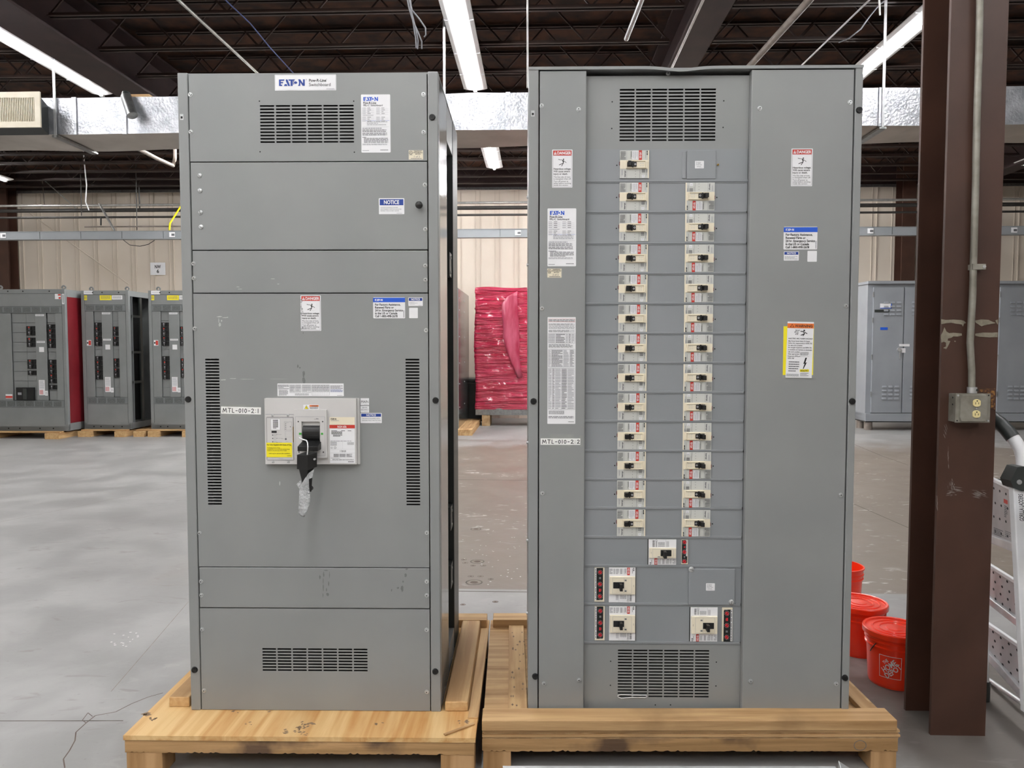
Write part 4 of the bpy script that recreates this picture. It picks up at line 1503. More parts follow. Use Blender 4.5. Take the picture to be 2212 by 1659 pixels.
o = hb(b, 'floor'); o['kind'] = 'structure'

# far wall of ribbed panels
M['wall'] = MAT('cream_wall_panel', '#d3c7b8', '#dbd0c2', .8, rough=.6)
M['rib'] = MAT('cream_wall_rib', '#c6baab', '#cec2b4', .8, rough=.6)
WT = 4.70
b = B()
b.box(U_L, U_R, V_FAR, V_FAR + .1, 0, WT, M['wall'])
u = U_L + .1
k = 0
while u < U_R:
    b.box(u, u + .018, V_FAR - .02, V_FAR, 0, WT, M['rib'])
    if k % 1 == 0: b.box(u - .09, u - .078, V_FAR - .012, V_FAR, 0, WT, M['rib'])
    u += .40; k += 1
b.box(U_L, U_R, V_FAR - .05, V_FAR, WT - .02, WT + .03, M['galv'])
b.box(U_L, U_R, V_FAR, V_FAR + .1, WT, Z_TOP, M['maroon'])
o = hb(b, 'wall_back'); o['kind'] = 'structure'
M['plainwall'] = MAT('painted_block_wall', '#bdb5a8', '#c8c0b4', 1.2, rough=.7)
for nm, bx in (('wall_left', (U_L - .1, U_L, V_NEAR, V_FAR)), ('wall_right', (U_R, U_R + .1, V_NEAR, V_FAR)), ('wall_front', (U_L, U_R, V_NEAR - .1, V_NEAR))):
    b = B(); b.box(bx[0], bx[1], bx[2], bx[3], 0, Z_TOP, M['plainwall'])
    o = hb(b, nm); o['kind'] = 'structure'

# roof deck, joists and girders
M['deck'] = MAT('rusty_roof_deck', '#1e0f08', '#4c2b17', 5, rough=.8, detail=8)
M['joist'] = MAT('brown_joist_paint', '#271813', '#33211a', 6, rough=.6)
b = B(); b.box(U_L, U_R, V_NEAR, V_FAR, Z_TOP, Z_TOP + .1, M['deck'])
CE = hb(b, 'ceiling'); CE['kind'] = 'structure'
JB = H + 3.1
gird = [(-4.82, .44), (1.55, .31), (8.0, .31)]
for v in (-4.8, -3.9, -3.0, -2.1, -1.2, -.3, .6, 1.5, 2.4, 3.2, 4.0, 4.75, 5.45, 6.2, 6.98, 7.77, 8.52, 9.25, 9.95, 10.6, 11.25, 11.85, 12.45, 13.05, 13.65, 14.2):
    spans = [(U_L, gird[0][0]), (gird[0][0], gird[1][0]), (gird[1][0], gird[2][0]), (gird[2][0], U_R)]
    b = B()
    for (a, c) in spans:
        a += .22; c -= .22
        for zz in (JB, Z_TOP - .05):
            b.box(a, c, v - .045, v - .008, zz, zz + .006, M['joist']); b.box(a, c, v + .008, v + .045, zz, zz + .006, M['joist'])
            b.box(a, c, v - .014, v - .008, zz, zz + .04, M['joist']); b.box(a, c, v + .008, v + .014, zz, zz + .04, M['joist'])
        if v > 3:
            n = max(2, int((c - a) / .42)); n -= n % 2
            for k in range(n):
                p = a + (c - a) * k / n; q = a + (c - a) * (k + 1) / n
                za, zc = (JB + .02, Z_TOP - .04) if k % 2 == 0 else (Z_TOP - .04, JB + .02)
                b.bar((p, v, za), (q, v, zc), .016, .016, M['joist'])
    hb(b, 'joist', CE)
for (uu, w) in gird:
    b = B(); z0 = H + 3.0
    b.box(uu - w / 2, uu + w / 2, V_NEAR, V_FAR, z0, z0 + .025, M['maroon'])
    b.box(uu - w / 2, uu + w / 2, V_NEAR, V_FAR, z0 + .50, z0 + .525, M['maroon'])
    b.box(uu - .02, uu + .02, V_NEAR, V_FAR, z0 + .025, z0 + .50, M['maroon'])
    hb(b, 'girder', CE)
# building columns at the far wall
for px, w in ((-2, .36), (1963, .26)):
    p = bl(px, 500, V_FAR - .35)
    b = B()
    b.box(p.x - w / 2, p.x + w / 2, V_FAR - .36, V_FAR - .345, 0, Z_TOP, M['brown'])
    b.box(p.x - w / 2, p.x + w / 2, V_FAR - .075, V_FAR - .06, 0, Z_TOP, M['brown'])
    b.box(p.x - .01, p.x + .01, V_FAR - .345, V_FAR - .075, 0, Z_TOP, M['brown'])
    o = hb(b, 'steel_column')
    tag(o, 'dark brown steel column against the far wall at the left edge' if px < 100 else 'dark brown steel column against the far wall above the grey locker cabinets', 'column')

# ---- fluorescent fixtures
ZF = H + 3.0


def fixture(v0, v1):
    """one strip light: enamel reflector wings and a lit tube, origin on its centre line"""
    root = thing('fluorescent_fixture', 'strip light', 'light')
    l = (v1 - v0) / 2
    b = B()
    pr = [(-.14, .050), (-.138, .042), (-.10, .032), (-.030, .022), (.030, .022), (.10, .032), (.138, .042), (.14, .050), (.05, .085), (-.05, .085)]
    A = [(x, -l, z) for x, z in pr]; Q = [(x, l, z) for x, z in pr]
    n = len(pr)
    b.raw(A + Q, [(i, (i + 1) % n, n + (i + 1) % n, n + i) for i in range(n)], M['lens'])
    b.face(A[::-1], M['lens']); b.face(Q, M['lens'])
    for yy in (-l * .55, l * .1, l * .6): b.box(-.137, .137, yy - .002, yy + .002, .030, .046, M['ink3'])
    b.build('reflector', root)
    b = B(); b.cyl((0, -l + .04, .020), (0, l - .04, .020), .021, M['emit'], 8)
    b.build('tube', root)
    for sgn in (-1, 1):
        b = B(); b.box(-.02, .02, sgn * (l - .02) - .02, sgn * (l - .02) + .02, -.002, .044, M['lens'])
        b.build('tube_holder', root)
    for sgn in (-.6, .6):
        b = B(); b.box(-.006, .006, sgn * l - .006, sgn * l + .006, .085, JB - ZF + .04, M['galv'])
        b.build('hanger', root)
    return root


rows = {'L2': -9.66, 'L1': -5.22, 'C': -.74, 'R1': 3.56, 'R2': 8.0}
segs = [(-4.6, -2.2), (-1.6, .8), (1.2, 3.6), (3.75, 6.15), (6.25, 9.1), (10.3, 12.7)]
names = {
    ('C', 4): 'long lit strip light running back between the two switchboards, in front of the silver duct',
    ('C', 5): 'lit strip light beyond the duct, above the red wrapped load',
    ('L1', 4): 'bright strip light at upper left, running behind the duct with the air grille',
    ('R1', 4): 'bright strip light at upper right between the wide switchboard and the brown column',
    ('L2', 5): 'small lit strip light at the far left edge below the duct',
}
fx = None
fixt = [(rk, uu, i, v0, v1) for rk, uu in rows.items() for i, (v0, v1) in enumerate(segs)]
fixt += [('F', uu, 5, v0, v0 + 2.4) for uu in (-4.2, -2.6, .9, 2.2, 4.2) for v0 in (9.7, 12.3)]  # added unseen lamps outside the rows, brightening the far wall and aisle
fixt += [('N', uu, 0, v0, v0 + 2.4) for uu in (-2.95, 1.4) for v0 in (-4.0, -1.4)]  # extra lamps added between the rows behind the camera, lighting the cabinet fronts
if 1:
    for (rk, uu, i, v0, v1) in fixt:
        if fx is None:
            fx = fixture(v0, v1); r = fx
        else:
            r = fx.copy(); COL.objects.link(r)
            for ch in list(fx.children): copy_part(ch, r)
        c = Vector((uu, (v0 + v1) / 2))
        if (rk, i) == ('L2', 5): c.y += .6
        r.location = (c.x * ct + c.y * st_, -c.x * st_ + c.y * ct, ZF)
        r.rotation_euler = (0, 0, -THETA)
        r['group'] = 'fluorescent strip lights'
        r['label'] = names.get((rk, i), 'lit strip light overhead, out of the picture, of the rows or added between them for more light' if i < 4 else 'lit strip light hidden behind the duct or the switchboards, of the rows or added for more light')

# ---- foil wrapped duct
M['foil_duct'] = MAT('foil_faced_duct_wrap', '#a3a6ac', '#c9cbd0', 8, rough=.33, metal=.75, bump=.55, bscale=45, detail=8)
M['strap'] = MAT('galvanised_strap', '#b4b6b7', '#c6c8c9', 20, rough=.4, metal=.3)
M['ductbelow'] = MAT('duct_underside', '#aaa39b', '#bdb6ae', 3, rough=.5, metal=.2, bump=.15, bscale=12)
VD = 6.62
dz0 = bl(1050, 281, VD).z; dz1 = bl(1050, 201, VD).z
DT = thing('air_duct', 'silver foil-wrapped rectangular air duct hanging across the hall behind both switchboards', 'duct', (0, 0, 0), -THETA)
b = B()
n = 90
rd = random.Random(3)
us = [U_L + (U_R - U_L) * k / n for k in range(n + 1)]
jit = [rd.uniform(-.006, .006) for _ in us]
ring = [[(u_, VD + jit[k], dz0 + jit[-k] * .6), (u_, VD + jit[k] * .6, dz1 + jit[k - 3]), (u_, VD + .55, dz1), (u_, VD + .55, dz0 + .01 * sin(k))] for k, u_ in enumerate(us)]
for k in range(n):
    a, c = ring[k], ring[k + 1]
    b.face([a[0], c[0], c[1], a[1]], M['foil_duct'])
    b.face([a[1], c[1], c[2], a[2]], M['foil_duct'])
    b.face([a[2], c[2], c[3], a[3]], M['foil_duct'])
    b.face([a[3], c[3], c[0], a[0]], M['ductbelow'])
for px in (160, 268, 1097, 1300, 1903):
    q = bl(px, 240, VD - .008); b.box(q.x - .02, q.x + .02, VD - .012, VD, dz0 - .005, dz1 + .004, M['foil_duct'])
b.build('duct_wrap', DT)
for px in (118, 960, 1908):
    q = bl(px, 240, VD - .02)
    b = B()
    if px == 960:
        q = bl(px, 240, VD + .57); b.box(q.x - .011, q.x + .011, VD + .566, VD + .574, dz0, JB + .03, M['strap']); b.build('hanger_strap', DT); continue
    b.box(q.x - .011, q.x + .011, VD - .022, VD - .014, dz0 - .03, JB + .03 if px != 118 else bl(118, 140, VD).z, M['strap'])
    b.box(q.x - .03, q.x + .03, VD - .022, VD + .58, dz0 - .03, dz0 - .012, M['galv'])
    b.build('hanger_strap', DT)
# grille boot
g0 = bl(-45, 272, VD - .22); g1 = bl(83, 204, VD - .22)
b = B()
q = bl(104, 240, VD)
b.hexa([(g0.x, VD - .22, g0.z), (g1.x, VD - .22, g0.z), (q.x, VD, g0.z - .02), (g0.x, VD, g0.z - .02), (g0.x, VD - .22, g1.z), (g1.x, VD - .22, g1.z), (q.x, VD, g1.z - .03), (g0.x, VD, g1.z)], M['inner'])
b.build('grille_box', DT)
M['almond'] = MAT('almond_grille_paint', '#d6cdb9', '#ded6c4', 9, rough=.5)
b = B()
gy = VD - .235
t = .03
b.box(g0.x - .02, g1.x + .02, gy, gy + .016, g0.z - .02, g0.z + t, M['almond']); b.box(g0.x - .02, g1.x + .02, gy, gy + .016, g1.z - t, g1.z + .02, M['almond'])
b.box(g1.x - t, g1.x + .02, gy, gy + .016, g0.z + t, g1.z - t, M['almond']); b.box(g0.x - .02, g0.x + t, gy, gy + .016, g0.z + t, g1.z - t, M['almond'])
x = g0.x + t
while x < g1.x - t:
    b.box(x, x + .006, gy + .002, gy + .02, g0.z + t, g1.z - t, M['almond']); x += .0155
b.box(g0.x + t, g1.x - t, gy + .022, gy + .024, g0.z + t, g1.z - t, M['dark'])
b.build('air_grille', DT)
b = B()
p = bl(272, 208, VD - .05); q = bl(286, 250, VD - .10)
b.cyl(p, q, .045, M['galv'], 20); b.cyl(Vector(p) + Vector((0, .01, .03)), p, .035, M['inner'], 16)
b.build('pipe_stub', DT)
b = B(); p = bl(282, 217, VD + .02); q = bl(322, 204, VD + .02)
b.box(p.x, q.x, VD + .02, VD + .30, dz1 + .008, dz1 + .034, M['wx'])
tag(hb(b, 'scrap_board'), 'small orange-brown board lying on top of the silver duct, left of the narrow switchboard', 'board')

# ---- pipes, conduits and the busway along the far wall
M['pipe'] = MAT('black_iron_pipe', '#2a2826', '#35322f', 12, rough=.5)
M['emt'] = MAT('steel_conduit', '#a6a5a1', '#bcbab6', 14, rough=.35, metal=.7)
M['grime'] = MAT('grimy_pipe', '#756b62', '#8a8078', 9, rough=.6)


def run(name, label, cat, py, v, r, mat, x0=None, x1=None):
    a = bl(600, py, v)
    b = B(); b.cyl((x0 if x0 is not None else U_L + .06, v, a.z), (x1 if x1 is not None else U_R - .06, v, a.z), r, mat, 10)
    return tag(hb(b, name), label, cat)


run('conduit', 'bright steel conduit, uppermost of the long pipe runs before the far wall', 'pipe', 441, 13.6, .022, M['emt'])
run('iron_pipe', 'thick black pipe just under the bright conduit before the far wall', 'pipe', 452, 13.7, .036, M['pipe'])
run('iron_pipe', 'thinner dark pipe below the thick black pipe before the far wall', 'pipe', 467, 13.4, .02, M['pipe'])
p = bl(183, 487, 13.3); q = bl(960, 487, 13.3)
run('iron_pipe', 'thin short rusty pipe, lowest of the pipe runs, ending left of the narrow switchboard', 'pipe', 487.5, 13.3, .014, M['grime'], p.x, q.x)
VB = 12.9
END = .06
p0 = bl(600, 497, VB).z; p1 = bl(600, 515, VB).z
BW_ = thing('busway', 'long grey metal busway hanging level across the hall before the far wall', 'busway', (0, 0, 0), -THETA)
b = B(); b.box(U_L + END, U_R - END, VB, VB + .12, p1, p0, M['recess'])
b.box(U_L + END, U_R - END, VB - .008, VB, p0 - .008, p0, M['recess']); b.box(U_L + END, U_R - END, VB - .008, VB, p1, p1 + .008, M['recess'])
for k in range(1, 33): b.box(U_L + .74 * k, U_L + .74 * k + .006, VB - .003, VB, p1 + .01, p0 - .01, M['inner'])
b.build('housing', BW_)
for px in (7, 372, 1119, 1880, 2190):
    q = bl(px, 506, VB - .004)
    b = B(); b.box(q.x - .05, q.x + .05, VB - .012, VB - .0085, (p0 + p1) / 2 - .04, (p0 + p1) / 2 + .045, M['white'])
    b.box(q.x - .01, q.x + .045, VB - .0135, VB - .012, (p0 + p1) / 2 - .02, (p0 + p1) / 2 + .02, M['ink2'])
    b.build('label_plate', BW_)


def rod(name, label, cat, pts, r, mat, n=6, hung=()):
    b = B(); b.tube(pts, r, mat, n)
    for k in hung:
        p = Vector(pts[k]); b.cyl(p, (p.x, p.y, JB + .03 if p.z < JB else p.z + .01), .005, M['pipe'], 6)
    return tag(hb(b, name), label, cat)


rod('threaded_rod', 'thin dark hanger rod left of the white drop cable, before the far wall', 'rod', [bl(174, 350, 13.4), bl(176, 466, 13.4)], .008, M['pipe'])
rod('drop_cable', 'wavy white cable dropping from the duct to the pipes at left', 'cable', [bl(180, 326, 13.0), bl(183, 360, 13.0), bl(187, 400, 13.0), bl(185, 436, 13.0), bl(192, 454, 13.0)], .010, M['white'])
rod('threaded_rod', 'thin dark hanger rod nearest the narrow switchboard, before the far wall', 'rod', [bl(293, 340, 13.3), bl(296, 497, 13.3)], .008, M['pipe'])
rod('threaded_rod', 'short dark hanger rod with a clamp on the black pipe, left of the narrow switchboard', 'rod', [bl(300, 405, 13.7), bl(302, 452, 13.7)], .012, M['pipe'])
rod('threaded_rod', 'pale thin rod right above the leftmost wall panel', 'rod', [bl(91, 385, 14.6), bl(96, 442, 14.6)], .008, M['grime'])
rod('brace_cable', 'taut grey cable slanting down to the pipes from the roof at left', 'cable', [bl(94, 388, 14.2), bl(172, 457, 13.8)], .010, M['emt'])
rod('brace_rod', 'long pale brace rod slanting down the far wall behind the left switchboards', 'rod', [bl(42, 444, 15.1), bl(64, 460, 15.1), bl(150, 523, 15.15), bl(278, 614, 15.2)], .014, M['rib'])
rod('bent_conduit', 'bent bright conduit dropping from the top pipe to the busway at left', 'conduit', [bl(214, 440, 13.5), bl(218, 446, 13.5), bl(222, 453, 13.4), bl(247, 497, 12.96)], .020, M['emt'])
rod('yellow_pole', 'short yellow strap slanting beside the narrow switchboard, above the busway', 'strap', [bl(394, 440, 13.56), bl(367, 483, 13.0), bl(366, 497, 12.96)], .016, M['yellow'])
rod('sag_wire', 'dark wire sagging in a loop below the busway at left', 'wire', [bl(266, 518, 12.95), bl(280, 529, 12.95), bl(302, 532, 12.95), bl(320, 528, 12.95), bl(334, 519, 12.95)], .006, M['pipe'])
rod('dark_hanger', 'small dark hanger between two thin pipes at left', 'hanger', [bl(218, 470, 13.4), bl(218, 486, 13.32)], .014, M['pipe'])
rod('sprinkler_pipe', 'thin grey pipe slanting below the duct beside the narrow switchboard', 'pipe', [bl(292, 318, 9.5), bl(340, 343, 10.6), bl(374, 358, 11.4), bl(377, 346, 11.3), bl(378, 340, 11.25), bl(378, 340, 11.25) + Vector((0, 0, JB + .003 - bl(378, 340, 11.25).z))], .028, M['grime'])
# overhead runs
rod('sprinkler_pipe', 'long pale sprinkler pipe overhead, right of the right roof girder', 'pipe', [bl(1838, -110, 5.6), bl(1748, 0, 6.35), bl(1622, 140, 7.8), bl(1560, 210, 8.8)], .032, M['grime'], 12, (0, 3))
rod('thin_rod', 'thin white rod overhead between the sprinkler pipe and the right strip light', 'rod', [bl(1955, -80, 5.7), bl(1878, 0, 6.4), bl(1735, 138, 7.85), bl(1680, 190, 8.6)], .009, M['white'], 6, (0, 3))
rod('capped_pipe', 'short grey overhead pipe with a capped end above the wide switchboard', 'pipe', [bl(1420, -90, 5.5), bl(1386, 0, 6.2), bl(1353, 84, 6.95)], .022, M['galv'], 12, (0,))
rod('girder_conduit', 'thin bright conduit running along the right roof girder', 'conduit', [bl(1560, -80, 5.7), bl(1519, 0, 6.3), bl(1452, 145, 7.9), bl(1420, 210, 8.9)], .012, M['emt'])
rod('overhead_conduit', 'thin grey conduit overhead above the narrow switchboard, slanting to the right', 'conduit', [bl(300, -80, 5.8), bl(385, 0, 6.4), bl(550, 152, 8.0), bl(600, 200, 8.7)], .014, M['emt'])
M['bluewire'] = MAT('blue_wire', '#2b3a66', '#35457a', 8, rough=.5)
rod('blue_wire', 'thin blue wire overhead above the narrow switchboard', 'wire', [bl(476, -10, 6.4), bl(540, 50, 6.9), bl(585, 105, 7.4), bl(640, 165, 8.1)], .006, M['bluewire'])
rod('drop_rod', 'thin straight rod dropping from the roof to the left edge of the wide switchboard', 'rod', [bl(1139.5, -30, 4.4), bl(1139.5, 190, 4.4)], .006, M['emt'])
W_ = thing('loose_wires', 'bundle of loose dark wires hanging from the roof, left of the centre strip light', 'wire', (0, 0, 0), -THETA)
for pts in (((876, -20), (884, 20), (893, 48), (903, 70), (911, 90), (911, 106)), ((880, -20), (890, 22), (905, 40), (919, 60), (920, 76), (916, 80)), ((884, -20), (890, 30), (899, 66), (903, 88), (902, 106)), ((878, -20), (886, 10), (889, 30), (893, 52), (898, 84), (899, 104))):
    b = B(); b.tube([bl(x, y, 5.2) for x, y in pts], .0055, M['ink2'], 6); b.build('wire', W_)
rod('hook_wire', 'thin white wire hanging at the top right before the brown column', 'wire', [bl(1898, -20, 6.0), bl(1901, 33, 6.0)], .007, M['tape'])
rod('curved_wire', 'thin curved wire under the roof joists at upper right', 'wire', [bl(1922, -10, 6.9), bl(1895, 15, 6.95), bl(1878, 36, 7.0), bl(1860, 62, 7.05), bl(1835, 82, 7.1), bl(1812, 92, 7.2)], .006, M['ink3'])

# sign on the wall
p = bl(325, 594, V_FAR - .03); q = bl(357, 567, V_FAR - .03)
SG = thing('paper_sign', 'white paper sign NW 6 taped to the far wall above the left switchboards', 'sign', (0, 0, 0), -THETA)
s = Sheet(p.x, q.x, p.z, q.z, V_FAR - .03, M['white'])
s.t('NW', .3, .2, .7, .48, M['ink'], .03); s.t('6', .42, .55, .58, .85, M['ink'], .03)
s.done('sheet', SG)
# ======================= pallets
def ragged(b, x0, x1, y0, y1, z0, z1, mat, seed, amp=.003, n=40, top=True):
    """board whose lower front edge is splintered"""
    rd = random.Random(seed)
    zs = [z0 + (rd.random() ** 6) * amp for _ in range(n + 1)]
    for k in range(n):
        a = x0 + (x1 - x0) * k / n; c = x0 + (x1 - x0) * (k + 1) / n
        b.face([(a, y0, zs[k]), (c, y0, zs[k + 1]), (c, y0, z1), (a, y0, z1)], mat)
        b.face([(a, y0, z1), (c, y0, z1), (c, y1, z1), (a, y1, z1)], mat)
        b.face([(a, y0, zs[k]), (a, y1, z0), (c, y1, z0), (c, y0, zs[k + 1])], mat)
    b.face([(x0, y0, zs[0]), (x0, y0, z1), (x0, y1, z1), (x0, y1, z0)], mat)
    b.face([(x1, y0, zs[-1]), (x1, y1, z0), (x1, y1, z1), (x1, y0, z1)], mat)
    b.face([(x0, y1, z0), (x0, y1, z1), (x1, y1, z1), (x1, y1, z0)], mat)


def board(name, parent, x0, x1, y0, y1, z0, z1, mat, end=None, ax='x', bevel=.002):
    b = B(); b.box(x0, x1, y0, y1, z0, z1, mat)
    if end:
        k = b.mi(end)
        for i in ((3, 5) if ax == 'x' else (2, 4)): b.m[i] = k
    return b.build(name, parent, bevel=bevel)


def marks(parent, pts, w, z, name, mat, seed, y=None):
    b = B(); rd = random.Random(seed)
    for (x, q, sx, sy) in pts:
        m = [(x + sx * rd.uniform(.5, 1) * cos(2 * pi * k / 9), q + sy * rd.uniform(.5, 1) * sin(2 * pi * k / 9)) for k in range(9)]
        if y is None: b.face([(a, c, z) for a, c in m], mat)
        else: b.face([(a, y, c) for a, c in m], mat)
    return b.build(name, parent)


PYW = -.014
a = gz(266, 1589, DECK); c = gz(1027, 1594, DECK)
PL = thing('pallet', 'plywood-topped wooden pallet carrying the narrow switchboard, left of the other pallet', 'pallet', (a.x, a.y, 0), PYW)
W = (c - a).length
D_ = 1.09
b = B()
nn = 30; rd = random.Random(1)
b.box(0, W, 0, D_, DECK - .016, DECK, M['ply'])
wl = lambda x, y, z=DECK: (Matrix.Rotation(-PYW, 3, 'Z') @ (gz(x, y, z) - Vector((a.x, a.y, 0))))
rd = random.Random(6)
for (px, py, s_) in ((652, 1570, .010), (660, 1562, .008), (645, 1580, .008), (668, 1566, .009), (658, 1585, .007), (640, 1575, .006), (620, 1580, .008), (538, 1563, .006), (820, 1562, .006), (1000, 1560, .008), (318, 1545, .016), (330, 1552, .012), (512, 1536, .008), (575, 1535, .007)):
    for k in range(5):
        p = wl(px + rd.uniform(-9, 9), py + rd.uniform(-4, 4)); r = s_ * rd.uniform(.3, .9); an = rd.uniform(0, 3)
        b.face([(p.x + r * cos(an + q) * (1.6 if q in (0, pi) else .6), p.y + r * sin(an + q), DECK + .0004) for q in (0, 1.2, pi, 4.4)], M['stain'])
b.build('plywood_deck', PL)
b = B(); ragged(b, .003, W - .004, .004, .042, .083, DECK - .016, M['dirtywood'], 5, .005, 150)
b.build('front_board', PL)
board('back_board', PL, .003, W - .004, D_ - .04, D_, .083, DECK - .016, M['wx'])
for k, (x0, x1) in enumerate(((.0, .13), (W * .5 - .045, W * .5 + .045), (W - .125, W - .005))):
    for y0 in ((.006, .10) if k != 1 else (.30, .40)), (D_ - .11, D_ - .005):
        board('pallet_block', PL, x0 + .006, x1, y0[0], y0[1], .0, .083, M['wz'])
for x0 in (.006, W - .045):
    board('side_board', PL, x0, x0 + .038, .042, D_ - .04, .083, DECK - .016, M['wy'], M['end'], 'y')
wl = lambda x, y, z=DECK: (Matrix.Rotation(-PYW, 3, 'Z') @ (gz(x, y, z) - Vector((a.x, a.y, 0))))
p = wl(365, 1527); q = wl(411, 1527)
board('blocking_board', PL, p.x, q.x - .002, p.y, D_ - .03, DECK, DECK + .038, M['wy'], M['end'], 'y', .004)
p = wl(961, 1537); q = wl(1011, 1537)
board('blocking_board', PL, p.x, q.x, p.y, wl(985, 1356).y - .004, DECK, DECK + .038, M['wy'], M['end'], 'y', .005)
p = wl(985, 1356); q = wl(1051, 1356)
board('rear_board', PL, .0, q.x, p.y, p.y + .089, DECK, DECK + .038, M['wx'], M['end'], 'x', .003)
p = wl(1028, 1594)
board('edge_strip', PL, W - .035, W + .002, .13, D_ - .12, DECK - .016, DECK + .006, M['wy'], M['end'], 'y')
# splinter on the deck
p = gz(960, 1587, DECK + .004); q = gz(1024, 1563, DECK + .004)
b = B(); b.bar(p, q, .010, .004, M['wx'])
tag(b.build('wood_splinter'), 'loose splinter of wood on the front right corner of the left pallet', 'splinter')

a2 = gz(1041.5, 1578, DECK); c2 = gz(1945, 1577.5, DECK)
PR = thing('pallet', 'wooden pallet with a long front timber, carrying the wide switchboard on the right', 'pallet', (a2.x, a2.y, 0), math.atan2(c2.y - a2.y, c2.x - a2.x))
WR = (c2 - a2).length
PRY = PR.rotation_euler[2]
wr = lambda x, y, z=DECK: (Matrix.Rotation(-PRY, 3, 'Z') @ (gz(x, y, z) - Vector((a2.x, a2.y, 0))))
b = B()
for k in range(4):
    e = (.004, .0, .006, .001)[k]
    b.box(e, WR - e, .0 + e, 1.04, DECK - .032 + .008 * k, DECK - .032 + .008 * (k + 1) - .0004, M['wx'] if k % 2 else M['pale'])
b.build('plywood_deck', PR)
b = B(); ragged(b, .0, WR - .006, .003, .042, .068, DECK - .032, M['dirtywood'], 15, .006, 170)
# pencilled ring
rc = wr(1890, 1611).x
for k in range(20):
    a0 = 2 * pi * k / 20; a1 = 2 * pi * (k + 1) / 20
    z0 = .0895
    b.face([(rc + .020 * cos(a0), .0024, z0 + .0165 * sin(a0)), (rc + .020 * cos(a1), .0024, z0 + .0165 * sin(a1)), (rc + .0222 * cos(a1), .0024, z0 + .0187 * sin(a1)), (rc + .0222 * cos(a0), .0024, z0 + .0187 * sin(a0))], M['ink2'])
b.build('front_board', PR)
board('back_board', PR, .003, WR - .004, 1.0, 1.04, .068, DECK - .032, M['wx'])
for k, (x0, x1) in enumerate(((.0, .10), (WR * .5 - .05, WR * .5 + .05), (WR - .10, WR - .008))):
    for y0 in ((.006, .10) if k != 1 else (.30, .40)), (.93, 1.03):
        board('pallet_block', PR, x0 + .003, x1, y0[0], y0[1], .0, .068, M['wz'])
for x0 in (.006, WR - .045):
    board('side_board', PR, x0, x0 + .038, .042, 1.0, .068, DECK - .032, M['wy'], M['end'], 'y')
f = wr(1041, 1555.5, DECK + .038); g_ = wr(1940, 1557, DECK + .038)
f2 = wr(1041, 1528, DECK + .038)
b = B()
x0, x1, yb = f.x, g_.x, (f.y + g_.y) / 2
board('front_timber', PR, x0, x1, yb, f2.y - .004, DECK, DECK + .038, M['wx'], M['end'], 'x', .003)
p = wr(1098, 1527, DECK + .002); q = wr(1140, 1527, DECK + .002)
board('nailed_plank', PR, p.x, q.x - .002, f2.y, .93, DECK, DECK + .016, M['wy'], M['end'], 'y')
p = wr(1065, 1356, DECK); board('rear_board', PR, p.x, WR - .01, p.y, p.y + .09, DECK, DECK + .038, M['wx'], M['end'], 'x')
board('blocking_board', PR, wr(1840, 1520).x, WR - .03, f2.y + .02, .93, DECK, DECK + .02, M['wy'], M['end'], 'y')
b = B(); rd = random.Random(31)
q0, q1 = wr(1098, 1500).x, wr(1138, 1500).x
for k in range(26):
    x = rd.uniform(q0 + .01, q1); y = rd.uniform(f2.y + .05, .85); w = rd.uniform(.003, .005); l = rd.uniform(.006, .014)
    b.face([(x - w, y, DECK + .0165), (x, y - l, DECK + .0165), (x + w, y, DECK + .0165), (x, y + l, DECK + .0165)], M['stain'])
b.build('nail_hole', PR)

# galvanised tray standing in front of the right pallet
p = gz(1086, 1655, .12); q = gz(1803, 1655, .12)
TR = thing('steel_tray', 'low grey sheet steel tray on the floor in front of the right pallet', 'tray', (p.x, p.y, 0), -.002)
w = q.x - p.x
b = B()
b.box(0, w, -.003, 0, 0, .12, M['galv']); b.box(0, w, -.55, -.547, 0, .10, M['galv']); b.box(0, .003, -.547, -.003, 0, .11, M['galv']); b.box(0, w, -.547, -.003, 0, .003, M['galv'])
b.box(0, w, -.012, .0, .118, .121, M['strap'])
b.build('pan', TR)
b = B()
pts = [(w + .012, 0.004, .115), (w + .060, -.05, 0.0), (w + .012, .004, 0.0)]
b.hexa([(w, -.06, 0), (w + .012, .004, 0), (w + .015, .004, 0), (w + .003, -.06, 0), (w, -.06, .118), (w + .012, .004, .137), (w + .015, .004, .137), (w + .003, -.06, .118)], M['strap'])
b.hexa([(w + .012, .0, 0), (w + .07, .0, 0), (w + .07, .003, 0), (w + .012, .003, 0), (w + .012, .0, .137), (w + .07, .0, .10), (w + .07, .003, .10), (w + .012, .003, .137)], M['strap'])
b.build('corner_plate', TR)

# ======================= foreground column with its outlet
cb = gz(2010, 1588, 0); cc = gz(2128, 1590, 0)
cw = (cc - cb).length; cy_ = math.atan2(cc.y - cb.y, cc.x - cb.x)
cd = .205
zc_top = H + 3.0
b = B()
b.box(0, cw, 0, .014, 0, zc_top, M['brown']); b.box(0, cw, cd - .014, cd, 0, zc_top, M['brown']); b.box(cw / 2 - .006, cw / 2 + .006, .014, cd - .014, 0, zc_top, M['brown'])
CO = tag(b.build('steel_column', None, (cb.x, cb.y, 0), cy_), 'large brown steel I-beam column in the right foreground', 'column')
CF = Front(cb.x, cb.y, cy_, 0.0)
k7 = zm(1830, 580, 382 / 1668); k8 = zm(1830, 900, 382 / 1022)
M['putty'] = MAT('grey_adhesive_smear', '#7c7566', '#8d8675', 30, rough=.8, bump=.5, bscale=60)


def smear(pl, z, mat, nm, seed):
    b = B()
    b.face([(CF(*z(x, y))[0], -.0012, CF(*z(x, y))[1]) for x, y in pl][::-1], mat)
    o = b.build(nm, CO)
    md = o.modifiers.new('thick', 'SOLIDIFY'); md.thickness = .0012; md.offset = 0


